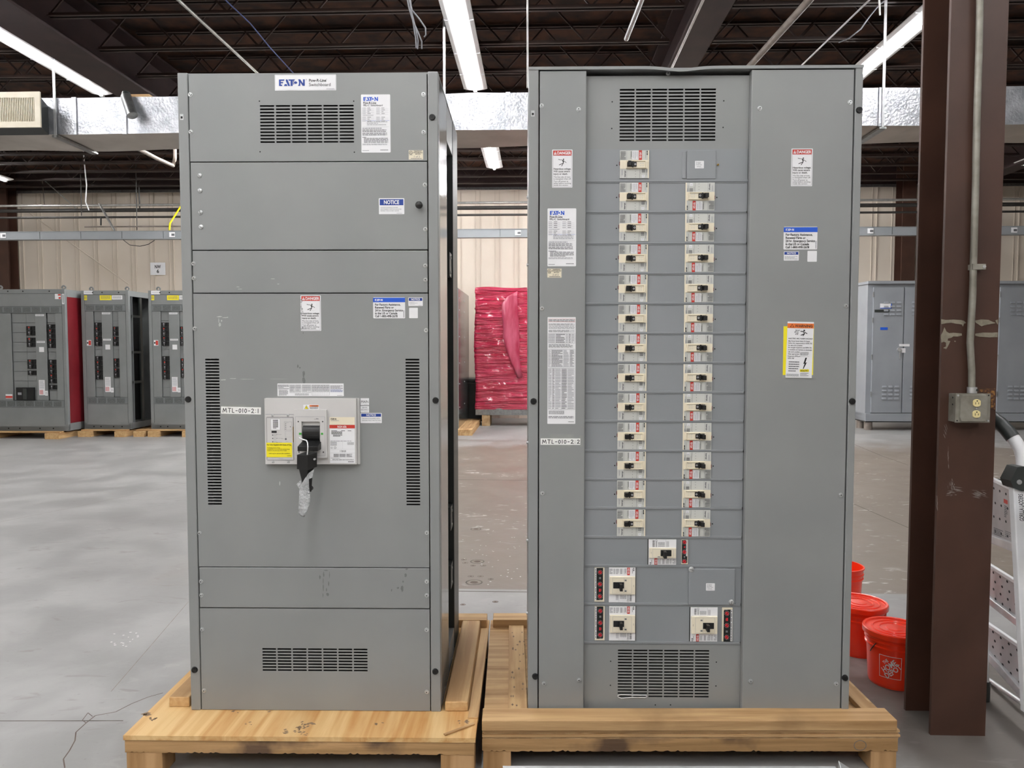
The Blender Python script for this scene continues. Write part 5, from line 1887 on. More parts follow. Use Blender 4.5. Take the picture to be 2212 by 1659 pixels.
for i, pl in enumerate((((885, 478), (930, 485), (1000, 482), (1070, 486), (1100, 494), (1122, 514), (1100, 520), (1090, 548), (1080, 528), (1030, 522), (980, 512), (930, 516), (885, 526)),
                        ((1205, 492), (1260, 480), (1330, 484), (1362, 500), (1400, 514), (1365, 522), (1320, 530), (1285, 538), (1265, 546), (1240, 530), (1210, 510)),
                        ((1395, 490), (1418, 480), (1418, 530), (1408, 515)),
                        ((915, 555), (935, 595), (960, 610), (1000, 606), (1078, 612), (1080, 632), (1040, 642), (1000, 640), (978, 655), (950, 660), (945, 680), (972, 684), (950, 730), (932, 762), (905, 750), (930, 735), (930, 700), (912, 690), (885, 700), (882, 630), (900, 600)),
                        ((1205, 615), (1280, 604), (1360, 606), (1418, 602), (1416, 648), (1340, 650), (1250, 645), (1205, 635)),
                        ((1008, 680), (1024, 682), (1020, 694), (1008, 690)))):
    smear(pl, k7, M['putty'], 'adhesive_smear', i)
M['rub'] = MAT('pale_rub_mark', '#6d645e', '#8d8680', 60, rough=.8)
rd = random.Random(17)
b = B()


def streak(cx, cy, l, w, an):
    pts = []
    for (s1, s2) in ((-1, 0), (-.3, -1), (.5, -.7), (1, 0), (.4, .8), (-.5, .6)):
        x = cx + l * s1 * cos(an) - w * s2 * sin(an); y = cy + l * s1 * sin(an) + w * s2 * cos(an)
        u, zz = CF(*k8(x, y)); pts.append((u, -.0007, zz))
    b.face(pts[::-1], M['rub'])


for (cx, cy, sx, sy, n, l, an) in ((603, 395, 12, 26, 16, 14, 1.4), (600, 445, 20, 16, 12, 16, -.15), (760, 445, 34, 22, 26, 26, .25), (640, 420, 40, 12, 6, 40, .12), (568, 75, 5, 40, 7, 22, 1.3), (583, 250, 6, 80, 8, 30, 1.45), (520, 500, 3, 40, 5, 25, 1.55)):
    for k in range(n):
        streak(cx + rd.gauss(0, sx * .6), cy + rd.gauss(0, sy * .6), l * rd.uniform(.4, 1), rd.uniform(.8, 2.6), an + rd.uniform(-.2, .2))
b.build('rub_mark', CO)
M['rust'] = MAT('yellow_overspray', '#4c3020', '#a8793a', 90, rough=.8, lo=.45, hi=.7)
smear(((1240, 1140), (1390, 1130), (1392, 1330), (1355, 1320), (1350, 1180), (1260, 1165)), k7, M['rust'], 'overspray', 1)
# conduit
uA = CF(2111, 300)[0]
CDT = thing('conduit', 'vertical grey conduit strapped to the face of the brown foreground column', 'conduit', CF.o + CF.ux * uA, cy_)
b = B(); pts = []
for py in (-40, 100, 260, 420, 560, 640, 740, 800, 846):
    px = 2119 - (py / 846) * 15 if py < 600 else 2104 - (py - 600) / 246 * 8
    px = {-40: 2117.5, 100: 2115, 260: 2110, 420: 2107, 560: 2103, 640: 2101, 740: 2095.5, 800: 2099, 846: 2099}[py]
    u, zz = CF(px, py, -.018); pts.append((u - uA, -.018, zz))
M['oldgalv'] = MAT('weathered_galvanised', '#807c72', '#97948a', 18, rough=.5, metal=.35, bump=.1)
b.tube(pts[::-1], .0118, M['oldgalv'], 14)
b.build('tube', CDT)
u, zz = CF(2104, 578, 0)
b = B(); b.box(u - uA - .022, u - uA + .024, -.032, 0, zz - .010, zz + .010, M['oldgalv']); b.cyl((u - uA + .018, -.034, zz), (u - uA + .018, -.03, zz), .006, M['zinc'], 8)
b.build('pipe_strap', CDT)
u, zz = CF(2099, 842, -.018)
b = B(); b.cyl((u - uA, -.02, zz - .012), (u - uA, -.02, zz + .010), .0165, M['zinc'], 14); b.cyl((u - uA + .01, -.037, zz), (u - uA + .01, -.033, zz), .004, M['inner'], 8)
b.build('connector', CDT)
# outlet box
u0, u1, w0, w1 = CF.rect(2064, 850, 2139, 913, -.05)
OB = thing('outlet_box', 'square metal box with two ivory sockets on the brown foreground column', 'outlet', CF.o + CF.ux * u0 + Vector((0, 0, w0)), cy_)
w, h = u1 - u0, w1 - w0
b = B(); b.box(.002, w - .002, -.046, 0, .002, h - .002, M['oldgalv'])
for zz in (.03, .055): b.box(.0015, .002, -.03, -.024, h * .3 + zz, h * .3 + zz + .006, M['dark'])
b.build('box_body', OB, bevel=.002)
b = B()
b.box(0, w, -.050, -.046, 0, h, M['oldgalv'])
ch = .018
m0 = [(ch, .004), (w - ch, .004), (w - .012, ch), (w - .012, h - ch), (w - ch, h - .004), (ch, h - .004), (.012, h - ch), (.012, ch)]
b.raw([(x, -.050, z) for x, z in m0] + [(w / 2 + (x - w / 2) * .96, -.057, h / 2 + (z - h / 2) * .96) for x, z in m0], [(i, (i + 1) % 8, 8 + (i + 1) % 8, 8 + i) for i in range(8)] + [tuple(range(8, 16))], M['oldgalv'])
for p in ((.007, .007), (w - .007, h - .007)): b.cyl((p[0], -.0503, p[1]), (p[0], -.050, p[1]), .0028, M['dark'], 8)
for p in ((.007, h - .007), (w - .007, .007)): b.cyl((p[0], -.053, p[1]), (p[0], -.050, p[1]), .0038, M['zinc'], 8)
b.build('cover', OB)
M['ivory'] = MAT('ivory_plastic', '#d9c88f', '#e3d49d', 12, rough=.4)
for fz in (.68, .30):
    cx, cz = w * .57, h * fz
    b = B(); pts = []
    for k in range(24):
        an = 2 * pi * k / 24; pts.append((max(-.0135, min(.0135, .0168 * cos(an))), .0140 * sin(an)))
    b.raw([(cx + x, -.057, cz + z) for x, z in pts] + [(cx + x * .95, -.0605, cz + z * .95) for x, z in pts], [(i, (i + 1) % 24, 24 + (i + 1) % 24, 24 + i) for i in range(24)] + [tuple(range(24, 48))], M['ivory'])
    for (sx, l) in ((-.0055, .0042), (.0055, .0034)): b.box(cx + sx - .0008, cx + sx + .0008, -.0609, -.0605, cz - l - .001, cz + l - .001, M['dark'])
    b.cyl((cx, -.0609, cz + .0075), (cx, -.0605, cz + .0075), .0024, M['dark'], 10)
    b.build('socket', OB)
b = B(); b.cyl((w * .57, -.0585, h * .49), (w * .57, -.057, h * .49), .003, M['zinc'], 10); b.build('cover_screw', OB)

# ======================= buckets
M['orange_pe'] = MAT('orange_red_plastic', '#ff3614', '#ff421e', 5, rough=.28, coat=.5)


def bucket(label, px, Y, lid, logo=None):
    R_ = .122; HB = .235
    p = at(px, 1400, Y)
    root = thing('bucket', label, 'bucket', (p.x, Y, 0), 0, 'orange buckets')
    b = B()
    pr = [(0, .004), (R_ * .80, .004), (R_ * .83, 0), (R_ * .855, .01), (R_ * .93, HB * .72), (R_ * .985, HB * .725), (R_ * .985, HB * .75), (R_ * .94, HB * .76), (R_ * .945, HB * .82), (R_ * .99, HB * .825), (R_ * .99, HB * .85), (R_ * .95, HB * .86), (R_ * .96, HB * .96), (R_ * 1.02, HB * .965), (R_ * 1.02, HB)]
    if not lid: pr += [(R_ * .95, HB), (R_ * .82, .02), (0, .02)]
    b.lathe(pr, M['orange_pe'], 40)
    b.build('body', root)
    if lid:
        b = B()
        b.lathe([(R_ * 1.03, HB - .018), (R_ * 1.07, HB - .016), (R_ * 1.07, HB + .004), (R_ * 1.04, HB + .008), (R_ * .97, HB + .007), (R_ * .95, HB), (R_ * .78, HB), (R_ * .76, HB + .004), (R_ * .72, HB + .004), (R_ * .70, HB), (R_ * .56, HB), (R_ * .54, HB + .004), (R_ * .50, HB + .004), (R_ * .48, HB), (R_ * .30, HB + .001), (R_ * .28, HB + .004), (0, HB + .005)], M['orange_pe'], 40)
        b.build('lid', root)
    b = B()
    a0 = 0 if not lid else .5
    s_ = 1 if not lid else -1
    pts = []
    for k in range(17):
        an = pi * k / 16
        rr = R_ * 1.06
        pts.append((rr * cos(an) * cos(a0) - (rr * .95) * sin(an) * sin(a0) * .45, rr * cos(an) * sin(a0) + rr * .95 * sin(an) * cos(a0) * .75, HB * .82 - (.10 * sin(an))))
    b.tube(pts, .0022, M['inner'], 6)
    b.build('wire_handle', root)
    if logo:
        b = B()
        ang0 = logo

        def onb(x, z, L):
            rr = R_ * (.855 + (.93 - .855) * (z / (HB * .72))) + .0006 * L
            an = ang0 + x / R_
            return (rr * cos(an), rr * sin(an), z)
        S = .098; zc = .098
        def fr(x0, z0, x1, z1, mat, L, n=8):
            for k in range(n):
                q0 = x0 + (x1 - x0) * k / n; q1 = x0 + (x1 - x0) * (k + 1) / n
                b.face([onb(q0, z0, L), onb(q1, z0, L), onb(q1, z1, L), onb(q0, z1, L)], mat)
        h = S / 2; t = .0022
        fr(-h, zc - h, h, zc - h + t, M['white'], 1); fr(-h, zc + h - t, h, zc + h, M['white'], 1)
        fr(-h, zc - h, -h + t, zc + h, M['white'], 1, 1); fr(h - t, zc - h, h, zc + h, M['white'], 1, 1)
        for i, tx in enumerate(('THE', 'HOME', 'DEPOT')):
            vs, fs, asp, *_q = text_geo(tx, .02)
            th = (.014, .026, .024)[i]; tw = (.026, .074, .084)[i]
            off = (.030, .006, -.020)[i]
            out = []
            for (u_, q) in vs:
                x = -tw / 2 + u_ * tw; z = off + q * th - th / 2
                rx = x * cos(.72) - z * sin(.72); rz_ = x * sin(.72) + z * cos(.72)
                out.append(onb(rx, zc + rz_, 1.5))
            b.raw(out, fs, M['white'])
        b.build('printed_logo', root)
    return root


bucket('front orange-red bucket with a lid and white printed square, tucked behind the foreground column', 1932, 3.20, True, -pi / 2 - .62)
bk = bucket('middle orange-red lidded bucket, partly hidden by the wide switchboard', 1853, 3.53, True)
b = B()
for k in range(5): 
    an = -1.0 + k * .018; r_ = .122 * .885 + .001
    b.face([(r_ * cos(an), r_ * sin(an), .085), (r_ * cos(an + .008), r_ * sin(an + .008), .085), (r_ * cos(an + .008), r_ * sin(an + .008), .118), (r_ * cos(an), r_ * sin(an), .118)], M['ink'])
b.build('barcode', bk)
bucket('rearmost orange-red bucket, open and without a lid, beside the wide switchboard', 1812, 4.15, False)

# ======================= step ladder at the right edge
LD = thing('step_ladder', 'folded aluminium step ladder with perforated treads behind the brown foreground column', 'ladder', (0, 0, 0))
M['alu'] = MAT('brushed_aluminium', '#bdbec0', '#cfd0d2', 14, rough=.35, metal=.4)
M['tread'] = MAT('perforated_tread_sheet', '#a8a5a6', '#b8b5b6', 9, rough=.35, metal=.2)
M['powder'] = MAT('white_powder_coat', '#d9dadc', '#e3e4e6', 9, rough=.35)
zoomL = lambda x, y: (1830 + x * 382 / 1022, 900 + y * 382 / 1022)


def lpnt(x, y, Y):
    return at(*zoomL(x, y), Y)


def tread(tl, tr, br, bl_, nose):
    """tread plate from four crop pixels, left side farther away than the right"""
    YL, YR = 3.22, 2.86
    ext = 2.0
    P0 = lpnt(*tl, YL); P1 = lpnt(*tr, YR); P2 = lpnt(*br, YR - .03); P3 = lpnt(*bl_, YL - .03)
    P1 = P0 + (P1 - P0) * ext; P2 = P3 + (P2 - P3) * ext
    b = B()
    nrm = (P1 - P0).cross(P3 - P0).normalized()
    if nrm.dot(EYE - P0) < 0: nrm = -nrm
    t = nrm * .004
    gr = [[(P0 + (P1 - P0) * (i / 16)).lerp(P3 + (P2 - P3) * (i / 16), j / 8) for i in range(17)] for j in range(9)]
    b.sheet(gr, M['tread']); b.sheet([[p - t for p in r] for r in gr][::-1], M['tread'])
    for i in range(10):
        for j in range(4):
            f = (i + .5 + .25 * (j % 2)) / 10.5; g2 = (j + .6) / 4.2
            c = (P0 + (P1 - P0) * f).lerp(P3 + (P2 - P3) * f, g2) + nrm * .0006
            e1 = (P1 - P0).normalized() * .009; e2 = (P3 - P0).normalized() * .0055
            b.face([c + e1 * cos(2 * pi * k / 8) + e2 * sin(2 * pi * k / 8) for k in range(8)], M['dark'])
    o = b.build('tread', LD)
    b = B(); b.bar(P0, P1, .016, .016, M['powder']); b.build('tread_edge', o, bevel=.003)
    b = B(); b.bar(P3 + nrm * .006, P2 + nrm * .006, .02, nose, M['alu']); b.build('nosing', o, bevel=.004)
    return P0, P1, P2, P3, nrm


T = tread((800, 342), (985, 432), (985, 760), (800, 690), .035)
P0, P1, P2, P3, nr = T
b = B()


def onT(f, g2):
    return (P0 + (P1 - P0) * f).lerp(P3 + (P2 - P3) * f, g2) + nr * .0008


def patch(f0, g0, f1, g1, mat):
    b.face([onT(f0, g1), onT(f1, g1), onT(f1, g0), onT(f0, g0)], mat)


patch(.30, .24, .36, .31, M['red'])
rd = random.Random(3)
for k in range(7): patch(.31, .35 + k * .03, .31 + rd.uniform(.03, .06), .365 + k * .03, M['ink2'])
b.build('warning_label', LD)
b = B()
for k in range(5): patch(.14, .80 + k * .025, .14 + rd.uniform(.1, .16), .812 + k * .025, M['ink2'])
for k in range(4): patch(.32, .78 + k * .03, .32 + rd.uniform(.05, .1), .79 + k * .03, M['ink2'])
b.build('instruction_label', LD)
tread((790, 838), (1000, 970), (1012, 1200), (790, 1030), .03)
tread((780, 1175), (1022, 1342), (1022, 1600), (780, 1330), .035)
b = B()
b.tube([lpnt(800, -25, 2.90), lpnt(850, 15, 2.86), lpnt(880, 35, 2.84), lpnt(920, 75, 2.82), lpnt(958, 122, 2.80)], .027 * .95, M['inner'], 16)
b.build('grip', LD)
b = B()
b.tube([lpnt(945, 105, 2.81), lpnt(975, 145, 2.79), lpnt(1000, 190, 2.78), lpnt(1012, 230, 2.77), lpnt(1018, 300, 2.76), lpnt(1020, 420, 2.76)], .0225, M['powder'], 16)
b.build('handrail', LD)
b = B()
pts = [(945, 370), (985, 292), (1022, 288), (1080, 300), (1080, 430), (1010, 432), (960, 412)]
Aq = [lpnt(x, y, 2.72) for x, y in pts]; Qq = [p + Vector((0, .06, 0)) for p in Aq]
b.face(Aq[::-1], M['inner']); b.face(Qq, M['inner'])
for i in range(7): b.face([Aq[i], Aq[(i + 1) % 7], Qq[(i + 1) % 7], Qq[i]], M['inner'])
p = lpnt(993, 378, 2.72); b.cyl(p, p + Vector((0, -.004, 0)), .009, M['zinc'], 12)
b.build('hinge_bracket', LD)
b = B()
A1 = [lpnt(958, 372, 2.735), lpnt(1022, 400, 2.735), lpnt(1075, 1250, 2.66), lpnt(1015, 1250, 2.66)]
low = [lpnt(1032, 1659 + 60, 2.62), lpnt(1092, 1659 + 60, 2.62)]
gr0 = low[0]
ring1 = [A1[0], A1[1], low[1], low[0]]
b.hexa([ring1[3], ring1[2], ring1[2] + Vector((0, .03, 0)), ring1[3] + Vector((0, .03, 0)), ring1[0], ring1[1], ring1[1] + Vector((0, .03, 0)), ring1[0] + Vector((0, .03, 0))], M['powder'])
RL = b.build('side_rail', LD, bevel=.004)
vs, fs, asp, *_q = text_geo('GORILLA LADDERS', .02)
pa = lpnt(1002, 600, 2.69); pb = lpnt(994, 445, 2.71)
up = (pb - pa); n_ = up.length; up = up.normalized(); rt = Vector((up.z, 0, -up.x))
b = B(); b.raw([pa + up * (u_ * n_) - rt * (q * .018) + rt * .009 + Vector((0, -.008, 0)) for u_, q in vs], fs, M['ink']); b.build('printed_name', RL)
for (xa, ya, xb, yb_, Ya, Yb) in ((805, 1512, 1030, 1668, 3.2, 2.9),):
    b = B(); b.tube([lpnt(xa, ya, Ya), lpnt(xb, yb_, Yb)], .010, M['alu'], 10); b.build('base_bar', LD)
g0 = gz(*zoomL(810, 1640), 0)
b = B(); b.cyl((g0.x - .01, g0.y, 0), (g0.x - .01, g0.y, .08), .018, M['inner'], 14); b.cyl((g0.x - .01, g0.y, .08), (P3.x - .02, P3.y + .02, 1.0), .014, M['powder'], 12)
b.build('rear_leg', LD)
b = B(); p = lpnt(868, 378, 3.1); b.box(p.x, p.x + .022, p.y - .03, p.y, p.z - .004, p.z + .014, M['inner']); b.build('latch', LD)

# ======================= background
M['bg'] = MAT('mid_grey_enamel', '#7b7e7e', '#828585', 3, rough=.45)
M['bgd'] = MAT('mid_grey_cover', '#717576', '#777b7c', 3, rough=.5)
M['mesh'] = MAT('perforated_vent', '#4f5352', '#686c6b', 160, rough=.6, lo=.45, hi=.55)
M['redside'] = MAT('deep_red_panel', '#6e1820', '#7c2129', 2, rough=.35)


def bgsw(label, corner, w, d, style):
    root = thing('switchboard', label, 'switchboard', corner, -THETA)
    h = CH
    b = B()
    b.box(0, .003, 0, d, 0, h, M['bg']); b.box(0, w, d - .003, d, 0, h, M['bg']); b.box(0, w, .02, d, h - .004, h, M['bg']); b.box(0, w, 0, d, 0, .10, M['bg'])
    b.box(.003, w - .003, .12, .13, .1, h - .01, M['bgd'])
    b.build('enclosure', root)
    for x0, x1, y0 in ((0, .05, 0), (w - .05, w, 0), (w - .06, w, d - .06)):
        b = B(); b.box(x0, x1, y0, y0 + .06, 0, h, M['bg']); b.build('corner_post', root, bevel=.004)
    b = B(); b.box(.05, w - .05, 0, .03, h - .066, h, M['bg'])
    for f in (.25, .45, .8): b.cyl((w * f, -.001, h - .033), (w * f, .0, h - .033), .012, M['dark'], 8)
    b.build('top_rail', root)
    b = B(); b.box(.05, w - .05, .0, .03, .0, .072, M['bg'])
    for f in (.2, .35, .62, .8): b.cyl((w * f, -.001, .04), (w * f, .0, .04), .012, M['dark'], 8)
    b.build('base_rail', root)
    for xx in (.14, w - .05):
        b = B(); b.box(xx - .03, xx + .03, .06, .075, h, h + .02, M['galv']); 
        for k in range(8):
            a0 = pi * k / 8; a1 = pi * (k + 1) / 8
            b.bar((xx + .03 * cos(a0), .067, h + .02 + .04 * sin(a0)), (xx + .03 * cos(a1), .067, h + .02 + .04 * sin(a1)), .02, .018, M['bg'], (0, 1, 0))
        b.build('lifting_eye', root)
    zt1 = h - .069; zt2 = h - (.275 if style == 'A' else .232)
    plain_plate('top_cover', root, .055, w - .055, zt2, zt1, .004, M['bg'])
    zv = zt2 - (.105 if style == 'A' else .106)
    zb1, zb0 = (.42, .078) if style != 'A' else (.385, .078)
    zlv = zb1 + .11

    def vstrip(z0, z1_, n):
        b = B(); b.box(.055, w - .055, .004, .02, z0, z1_ - .004, M['bgd'])
        pw_ = (w - .16) / n
        for k in range(n): b.box(.08 + pw_ * k, .08 + pw_ * (k + .84), .002, .004, z0 + .012, z1_ - .014, M['mesh'])
        b.build('vent_strip', root)
    vstrip(zv, zt2, 4 if style != 'A' else 7)
    vstrip(zb1, zlv, 4 if style != 'A' else 7)
    plain_plate('bottom_cover', root, .055, w - .055, zb0, zb1 - .004, .004, M['bg'])
    hz = zv - zlv

    def panel(nm, f0, f1, y, mat=M['bg'], g0=0, g1=1):
        return plain_plate(nm, root, .055 + (w - .11) * f0, .055 + (w - .11) * f1, zlv + hz * g0, zlv + hz * g1 - .004, y, mat)
    if style == 'A':
        cols = dict(L=(0, .25), c1=(.25, .46), b1=(.46, .60), mid=(.60, .76), b2=(.77, .90), R=(.90, 1))
        groups = [(.465, .595, [(.744, 2), (.613, 2), (.363, 2), (.29, 1)]), (.775, .895, [(.60, 5), (.196, 5), (.125, 1)])]
    else:
        cols = dict(L=(0, .20), b1=(.20, .40), mid=(.40, .66), b2=(.66, .82), R=(.82, 1))
        groups = [(.215, .395, [(.598, 5), (.207, 5)]), (.665, .82, [(.598, 2), (.715, 2), (.23, 2), (.345, 2)])]
    panel('side_cover', *cols['L'], .004); panel('side_cover', *cols['R'], .004)
    panel('centre_cover', *cols['mid'], .012)
    for nm in ('c1', 'b1', 'b2'):
        if nm in cols:
            b = B()
            a, c = cols[nm]
            for k in range(9):
                b.box(.055 + (w - .11) * a + .002, .055 + (w - .11) * c - .002, .03, .04, zlv + hz * k / 9 + .003, zlv + hz * (k + 1) / 9 - .003, M['bg'])
            b.build('filler_plate', root)
    for (a, c, gs) in groups:
        x0, x1 = .055 + (w - .11) * a, .055 + (w - .11) * c
        for (g0, n) in gs:
            for k in range(n):
                ph = .0548 * hz
                z0 = zlv + hz * g0 + k * ph
                z1_ = z0 + ph - .004
                b = B(); b.box(x0 + .004, x1 - .004, .012, .034, z0, z1_, M['dark'])
                s = Sheet(x0, x1, z0, z1_, .0116); s.b = b
                s.r(.25, .15, .6, .45, M['red'] if k % 2 else M['ink3']); s.r(.3, .5, .5, .9, M['ink3'])
                o = b.build('circuit_breaker', root)
                b = B(); b.hexa([(x0 + (x1 - x0) * .42, -.008, z0 + .010), (x0 + (x1 - x0) * .60, -.008, z0 + .014), (x0 + (x1 - x0) * .60, .013, z0 + .014), (x0 + (x1 - x0) * .42, .013, z0 + .010),
                                 (x0 + (x1 - x0) * .52, -.008, z1_ - .010), (x0 + (x1 - x0) * .70, -.008, z1_ - .006), (x0 + (x1 - x0) * .70, .013, z1_ - .006), (x0 + (x1 - x0) * .52, .013, z1_ - .010)], M['black'])
                b.build('switch_handle', o)
    mx0 = .055 + (w - .11) * cols['mid'][0]; mx1 = .055 + (w - .11) * cols['mid'][1]
    mw = mx1 - mx0

    def lab(nm, fx0, fx1, g0, g1, paint, y=.0115):
        s = Sheet(mx0 + mw * fx0, mx0 + mw * fx1, zlv + hz * g0, zlv + hz * g1, y, M['white'])
        paint(s); s.done(nm, root)
    lab('tape_label', .05, .85, .965, .985, lambda s: s.lines(.05, .2, .95, .8, 1, M['ink2'], 3))
    lab('tape_label', .1, .85, .66, .68, lambda s: s.lines(.05, .2, .95, .8, 1, M['ink2'], 4))
    lab('white_sticker', .3, .75, .555, .612, lambda s: None)

    def dgr(s):
        s.lines(.1, .05, .9, .6, 9, M['ink3'], 5)
        for k in range(3): s.r(.12 + .22 * k, .66, .22 + .22 * k, .95, M['red'])
    lab('danger_sticker', .18, .72, .06, .235, dgr)
    lab('white_sticker', .72, .98, .055, .11, lambda s: s.lines(.1, .2, .9, .8, 2, M['ink3'], 6))
    if style != 'A':
        for fx0, fx1, z0, z1_, m, nm in ((.03, .10, zt2 + .075, zt1 - .01, 'yellow', 'yellow_sticker'), (.37, .62, zt2 + .075, zt1 - .01, 'yellow', 'yellow_sticker'), (.63, .85, zt2 + .085, zt1 - .01, 'white', 'white_sticker')):
            s = Sheet(w * fx0 + .02, w * fx1 + .02, z0, z1_, .0036, M[m]); s.lines(.1, .15, .9, .8, 3, M['ink2'], 3); s.done(nm, root)
        s = Sheet(.05, .20, h - .062, h - .002, -.0006, M['white']); s.lines(.1, .3, .9, .7, 2, M['ink3'], 4); s.done('white_sticker', root)
        s = Sheet(.075, .15, zlv + hz * .60, zlv + hz * .665, .0034, M['white']); s.r(.4, .1, .95, .9, M['red']); s.disc(.2, .5, .014, M['ink']); s.done('danger_sticker', root)
    else:
        s = Sheet(w - .16, w - .06, zt1 - .09, zt1 - .005, .0034, M['white']); s.r(.5, .05, .95, .35, M['red']); s.r(.6, .6, .95, .95, M['red']); s.done('danger_sticker', root)
        s = Sheet(w - .045, w - .005, h - .24, h - .075, -.0006, M['white']); s.lines(.2, .1, .8, .9, 3, M['ink2'], 2, .6, vert=True); s.done('tape_label', root)
        s = Sheet(.0, .12, h - .064, h - .004, -.0006, M['white']); s.lines(.1, .3, .9, .7, 2, M['ink3'], 2); s.done('white_sticker', root)
        s = Sheet(.055 + (w - .11) * .14, .055 + (w - .11) * .24, zlv + .03, zlv + .10, .0034, M['white']); s.r(0, .4, 1, .9, M['red']); s.done('red_sticker', root)
        x0, x1 = .055 + (w - .11) * .31, .055 + (w - .11) * .56
        b = B(); b.box(x0, x1, -.02, .03, zlv + .004, zlv + .21, M['dark'])
        b.box(x0 + .03, x0 + .09, -.022, -.02, zlv + .09, zlv + .13, M['ink3']); b.box(x0 + .12, x0 + .18, -.03, -.02, zlv + .02, zlv + .19, M['inner'])
        b.build('main_breaker', root)
    if style == 'A':
        b = B(); b.box(w - .004, w - .001, .06, d - .06, .12, h - .12, M['redside'])
        b.box(w - .004, w - .0005, .06, d - .06, h - .12, h - .004, M['bg']); b.box(w - .004, w - .0005, .06, d - .06, 0, .12, M['bg'])
        b.build('side_panel', root)
    else:
        b = B(); b.box(w - .25, w - .24, .14, d - .02, .1, h - .02, M['dark'])
        b.box(w - .03, w - .005, d * .42, d * .50, .1, h - .1, M['inner'])
        for zz in (.75, 1.25, 1.85): b.box(w - .03, w - .005, .06, d * .5, zz, zz + .04, M['inner'])
        b.box(w - .04, w - .002, .06, d - .06, h - .09, h - .004, M['bg']); b.box(w - .04, w - .002, .06, d - .06, 0, .09, M['bg'])
        rd = random.Random(4)
        for k in range(18): b.box(w - .12, w - .05, .10, .10 + rd.uniform(.03, .09), .3 + k * .1, .3 + k * .1 + rd.uniform(.02, .06), M['inner'])
        b.build('side_frame', root)
    return root


def skid(label, corner, w, d, hs, runners):
    root = thing('wooden_skid', label, 'skid', corner, -THETA)
    for (x0, x1) in runners:
        board('runner', root, x0, x1, -.16, d, 0, hs - .022, M['wy'], M['end'], 'y')
    for y0 in (-.10, d * .45, d - .14):
        board('plank', root, runners[0][0] + .02, runners[-1][1] - .02, y0, y0 + .12, hs - .022, hs - .001, M['wx'])
    return root


SK = .115
A_ = gz(148, 931, SK)
Ac = A_ - Vector((1.24 * ct, -1.24 * st_, 0))
bgsw('grey switchboard with a deep red side panel, leftmost in the background', Ac, 1.24, .80, 'A')
B_ = gz(183, 926.5, SK); Be = gz(286, 926.5, SK)
bgsw('grey switchboard with an open dark right side, second from left in the background', B_, (Be - B_).length, .85, 'B')
C_ = gz(327, 926.5, SK)
bgsw('grey switchboard partly hidden behind the narrow one, third from left in the background', C_, (Be - B_).length, .85, 'C')
skid('wooden skid under the leftmost background switchboard', (Ac.x, Ac.y, 0), .75, .8, SK, ((-.10, .12), (.95, 1.18)))
wB = (Be - B_).length
skid('wooden skid under the background switchboard with the open side', (B_.x, B_.y, 0), .8, .85, SK, ((-.02, .20), (wB - .20, wB - .02)))
skid('wooden skid under the partly hidden background switchboard', (C_.x, C_.y, 0), .8, .85, SK, ((-.22, -.04), (.02, .20), (wB - .2, wB)))
# plain steel enclosure seen edge-on between the two switchboards
Dp = gz(991, 926, .10)
DW = 1.0
ES = thing('steel_enclosure', 'tall shiny bare steel enclosure seen edge-on, left of the red wrapped load', 'enclosure', Dp - Vector((DW * ct, -DW * st_, 0)), -THETA)
M['shiny'] = MAT('shiny_sheet_steel', '#8d8f90', '#9c9e9f', 3, rough=.16, metal=.85)
b = B(); b.box(0, DW, 0, 1.9, 0, 2.36, M['shiny']); b.build('cabinet_body', ES, bevel=.01)
b = B(); b.box(DW - .02, DW, -.012, 0, 0, 2.36, M['bg']); b.build('corner_trim', ES)
for zz in (.35, .75, 1.1, 1.55, 2.0, 2.2):
    for yy in (.15, 1.0):
        b = B(); b.cyl((DW, yy, zz), (DW + .006, yy, zz), .010, M['zinc'], 8); b.build('rivet', ES)
board_ = B(); board_.box(-.16, .20, 0, 1.9, 0, .099, M['wy'])
p = gz(994, 941, 0)
tag(board_.build('timber_block', None, (p.x, p.y, 0), -THETA), 'orange timber block on the floor under the shiny steel enclosure', 'block')

# red wrapped load
pb = at(1026, 899, 13.78)
M['wrap'] = MAT('red_stretch_wrap', '#b00c32', '#d83560', 2.2, rough=.22, bump=1.0, bscale=4, stretch=(.5, .5, 4.5), coat=1.0, detail=5, lo=.3, hi=.8)
for _n in M['wrap'].node_tree.nodes:
    if _n.type == 'BUMP': _n.inputs['Distance'].default_value = .12
M['wrap'].node_tree.nodes['Principled BSDF'].inputs['Coat Roughness'].default_value = .1
M['film'] = MAT('loose_pink_film', '#a82b49', '#c95a74', 3, rough=.25, bump=.7, bscale=6, stretch=(3, 3, .7), coat=.6)
RWL = thing('wrapped_load', 'tall load wrapped in shiny red stretch film, standing between the two switchboards', 'wrapped load', (pb.x, pb.y, 0), -THETA)
LWd, LHt = 1.35, at(1030, 621, pb.y).z - .31
b = B(); nx, ny, nzz = 26, 18, 60
rd = random.Random(21)
bands = [rd.uniform(-.016, .016) for _ in range(nzz + 1)]


def wp(i, k):
    """perimeter i, height k"""
    per = 2 * (nx + ny)
    i %= per
    if i < nx: x, y = LWd * i / nx, 0
    elif i < nx + ny: x, y = LWd, .6 * (i - nx) / ny
    elif i < 2 * nx + ny: x, y = LWd * (1 - (i - nx - ny) / nx), .6
    else: x, y = 0, .6 * (1 - (i - 2 * nx - ny) / ny)
    f = k / nzz
    cx, cy = LWd / 2, .3
    ins = 1 - .02 * sin(f * 9) + bands[k] * .5
    x = cx + (x - cx) * ins; y = cy + (y - cy) * ins
    wob = .006 * sin(i * .9 + k * .31) + .012 * sin(i * .22 - k * .9) + .008 * sin(k * 2.3 + i * .1)
    if y < .1: y += wob
    else: x += wob
    return (x, y, .31 + LHt * f + .012 * sin(i * .35) * f)


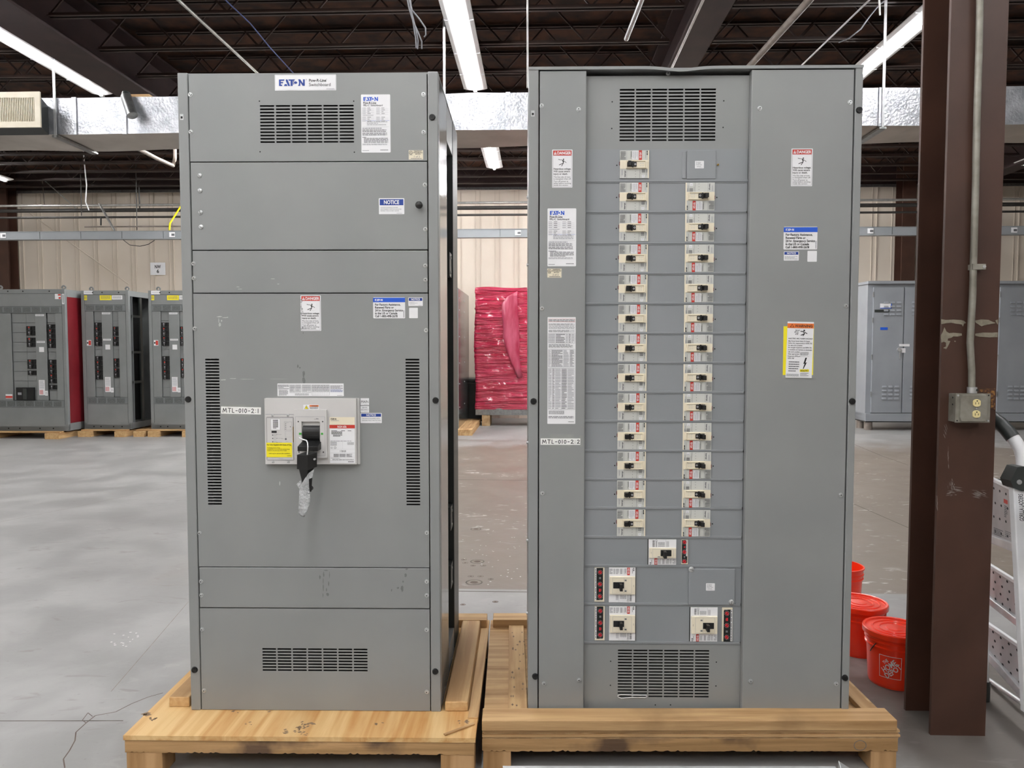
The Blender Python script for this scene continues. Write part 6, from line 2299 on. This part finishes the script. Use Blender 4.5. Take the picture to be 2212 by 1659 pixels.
per = 2 * (nx + ny)
vs = [wp(i, k) for k in range(nzz + 1) for i in range(per)]
fs = [(k * per + i, k * per + (i + 1) % per, (k + 1) * per + (i + 1) % per, (k + 1) * per + i) for k in range(nzz) for i in range(per)]
b.raw(vs, fs, M['wrap'], True)
b.face([wp(i, nzz) for i in range(per)], M['wrap'])
b.build('film_wrap', RWL)
b = B(); b.box(.01, LWd - .01, .02, .58, .205, .34, M['galv']); b.build('base_skirt', RWL)
b = B()
fl_ = [(735, 285), (650, 330), (595, 400), (600, 520), (612, 640), (606, 700), (640, 820), (690, 950), (740, 1065)]
fr_ = [(738, 285), (735, 330), (738, 420), (748, 560), (752, 640), (755, 740), (752, 850), (765, 960), (785, 1060)]
k5 = zm(940, 560, 220 / 912)
G = []
rd = random.Random(3)
inv = Matrix.Rotation(THETA, 3, 'Z')
for (l, r_) in zip(fl_, fr_):
    row = []
    for j in range(5):
        P_ = at(*k5(l[0] + (r_[0] - l[0]) * j / 4, l[1] + (r_[1] - l[1]) * j / 4), pb.y - .06)
        row.append(inv @ (P_ - Vector((pb.x, pb.y, 0))))
    G.append(row)
b.sheet(G, M['film'])
o = b.build('loose_film', RWL); md = o.modifiers.new('thick', 'SOLIDIFY'); md.thickness = .004
p = gz(1041, 920, 0)
for dx, lbl in ((0, 'grey timber block under the left end of the red wrapped load'), (.95, 'timber block under the hidden right end of the red wrapped load')):
    b = B(); b.box(0, .15, 0, .55, 0, .204, M['pale'])
    tag(b.build('timber_block', None, (p.x + dx, p.y, 0), -THETA), lbl, 'block')
# bin behind
p = gz(1010, 907, 0)
BN = thing('waste_bin', 'dark grey bin with a lid, squeezed behind the left side of the red wrapped load', 'bin', (p.x - .12, 14.62, 0), -THETA)
b = B(); b.hexa([(.04, .04, 0), (.5, .04, 0), (.5, .5, 0), (.04, .5, 0), (0, 0, .78), (.54, 0, .78), (.54, .54, .78), (0, .54, .78)], M['inner']); b.build('bin_body', BN, bevel=.02)
b = B(); b.box(-.02, .56, -.02, .56, .78, .85, M['inner']); b.build('lid', BN, bevel=.02)

# grey lockers on the right
M['locker'] = MAT('blue_grey_locker_paint', '#8e9297', '#979ba0', 2, rough=.45)


def locker(label, corner, w, d, detail):
    root = thing('locker_cabinet', label, 'cabinet', corner, -THETA)
    h = 2.58
    b = B(); b.box(0, w, .03, d, .16, h, M['locker']); b.box(-.02, w + .02, -.03, d, h, h + .05, M['locker']); b.box(0, w, .0, d, .16, .30, M['locker'])
    b.box(0.02, w - .02, .04, d, .14, .16, M['inner'])
    b.build('cabinet_body', root, bevel=.004)
    for x0, x1 in ((.09, w / 2 - .01), (w / 2 + .01, w - .09)):
        b = B(); b.box(x0, x1, .0, .03, .31, h - .06, M['locker'])
        dr = b.build('cabinet_door', root, bevel=.004)
        for zz in (.55, h - .55):
            b = B()
            for i in range(4 if not detail else 3):
                for k in range(4):
                    xx = x0 + .18 + .11 * i + (.0 if x0 < .2 else -.06); z = zz + .07 * k
                    b.hexa([(xx, -.020, z), (xx + .075, -.020, z), (xx + .075, .001, z - .002), (xx, .001, z - .002), (xx, -.018, z + .003), (xx + .075, -.018, z + .003), (xx + .075, .001, z + .036), (xx, .001, z + .036)], M['locker'])
            b.build('louvre', dr)
        if x0 < .2:
            for zz in (.6, 1.25, 1.9, 2.35):
                b = B(); b.cyl((x0 - .008, -.002, zz), (x0 - .008, -.002, zz + .09), .009, M['galv'], 8); b.build('hinge', dr)
    for xx in (.02, w - .16):
        b = B(); b.cyl((xx + .07, .10, 0), (xx + .07, .10, .14), .07, M['grime'], 12); b.build('foot_block', root)
        b = B(); b.cyl((xx + .07, d - .1, 0), (xx + .07, d - .1, .14), .07, M['grime'], 12); b.build('foot_block', root)
    if detail:
        fr = Front(corner.x, corner.y, -THETA, 0)
        def px(x, y): return fr(*k7(x, y))
        a, z = px(486, 765)
        b = B(); b.cyl((a, -.03, z), (a, 0, z), .035, M['zinc'], 14); b.box(a - .004, a + .015, -.034, -.03, z - .16, z - .02, M['zinc']); b.build('lock_handle', root)
        for (x0, y0, x1, y1, m, nm) in ((310, 330, 420, 378, 'white', 'white_sticker'), (258, 388, 398, 414, 'inner', 'dark_plate'), (312, 555, 382, 580, 'blue', 'blue_tape'), (490, 712, 588, 735, 'white', 'tape_label'), (507, 752, 550, 795, 'white', 'blank_sticker')):
            p0 = px(x0, y1); p1 = px(x1, y0)
            b = B(); b.box(p0[0], p1[0], -.004, 0, p0[1], p1[1], M[m])
            if m == 'white' and nm == 'white_sticker':
                b.box(p0[0], p1[0], -.0045, -.004, p0[1], p0[1] + .012, M['blue']); b.box(p1[0] - .015, p1[0], -.0045, -.004, p0[1], p1[1], M['blue'])
            b.build(nm, root)
    return root


E1 = gz(1870, 893, .30)
locker('blue-grey double-door cabinet with blue tape on its door, beyond the wide switchboard', Vector((E1.x, E1.y, 0)), 1.25, .5, True)
E2 = gz(2139, 893, .30)
locker('blue-grey cabinet with louvres, right of the brown foreground column in the distance', Vector((E2.x + .02, E2.y, 0)), 1.25, .5, False)
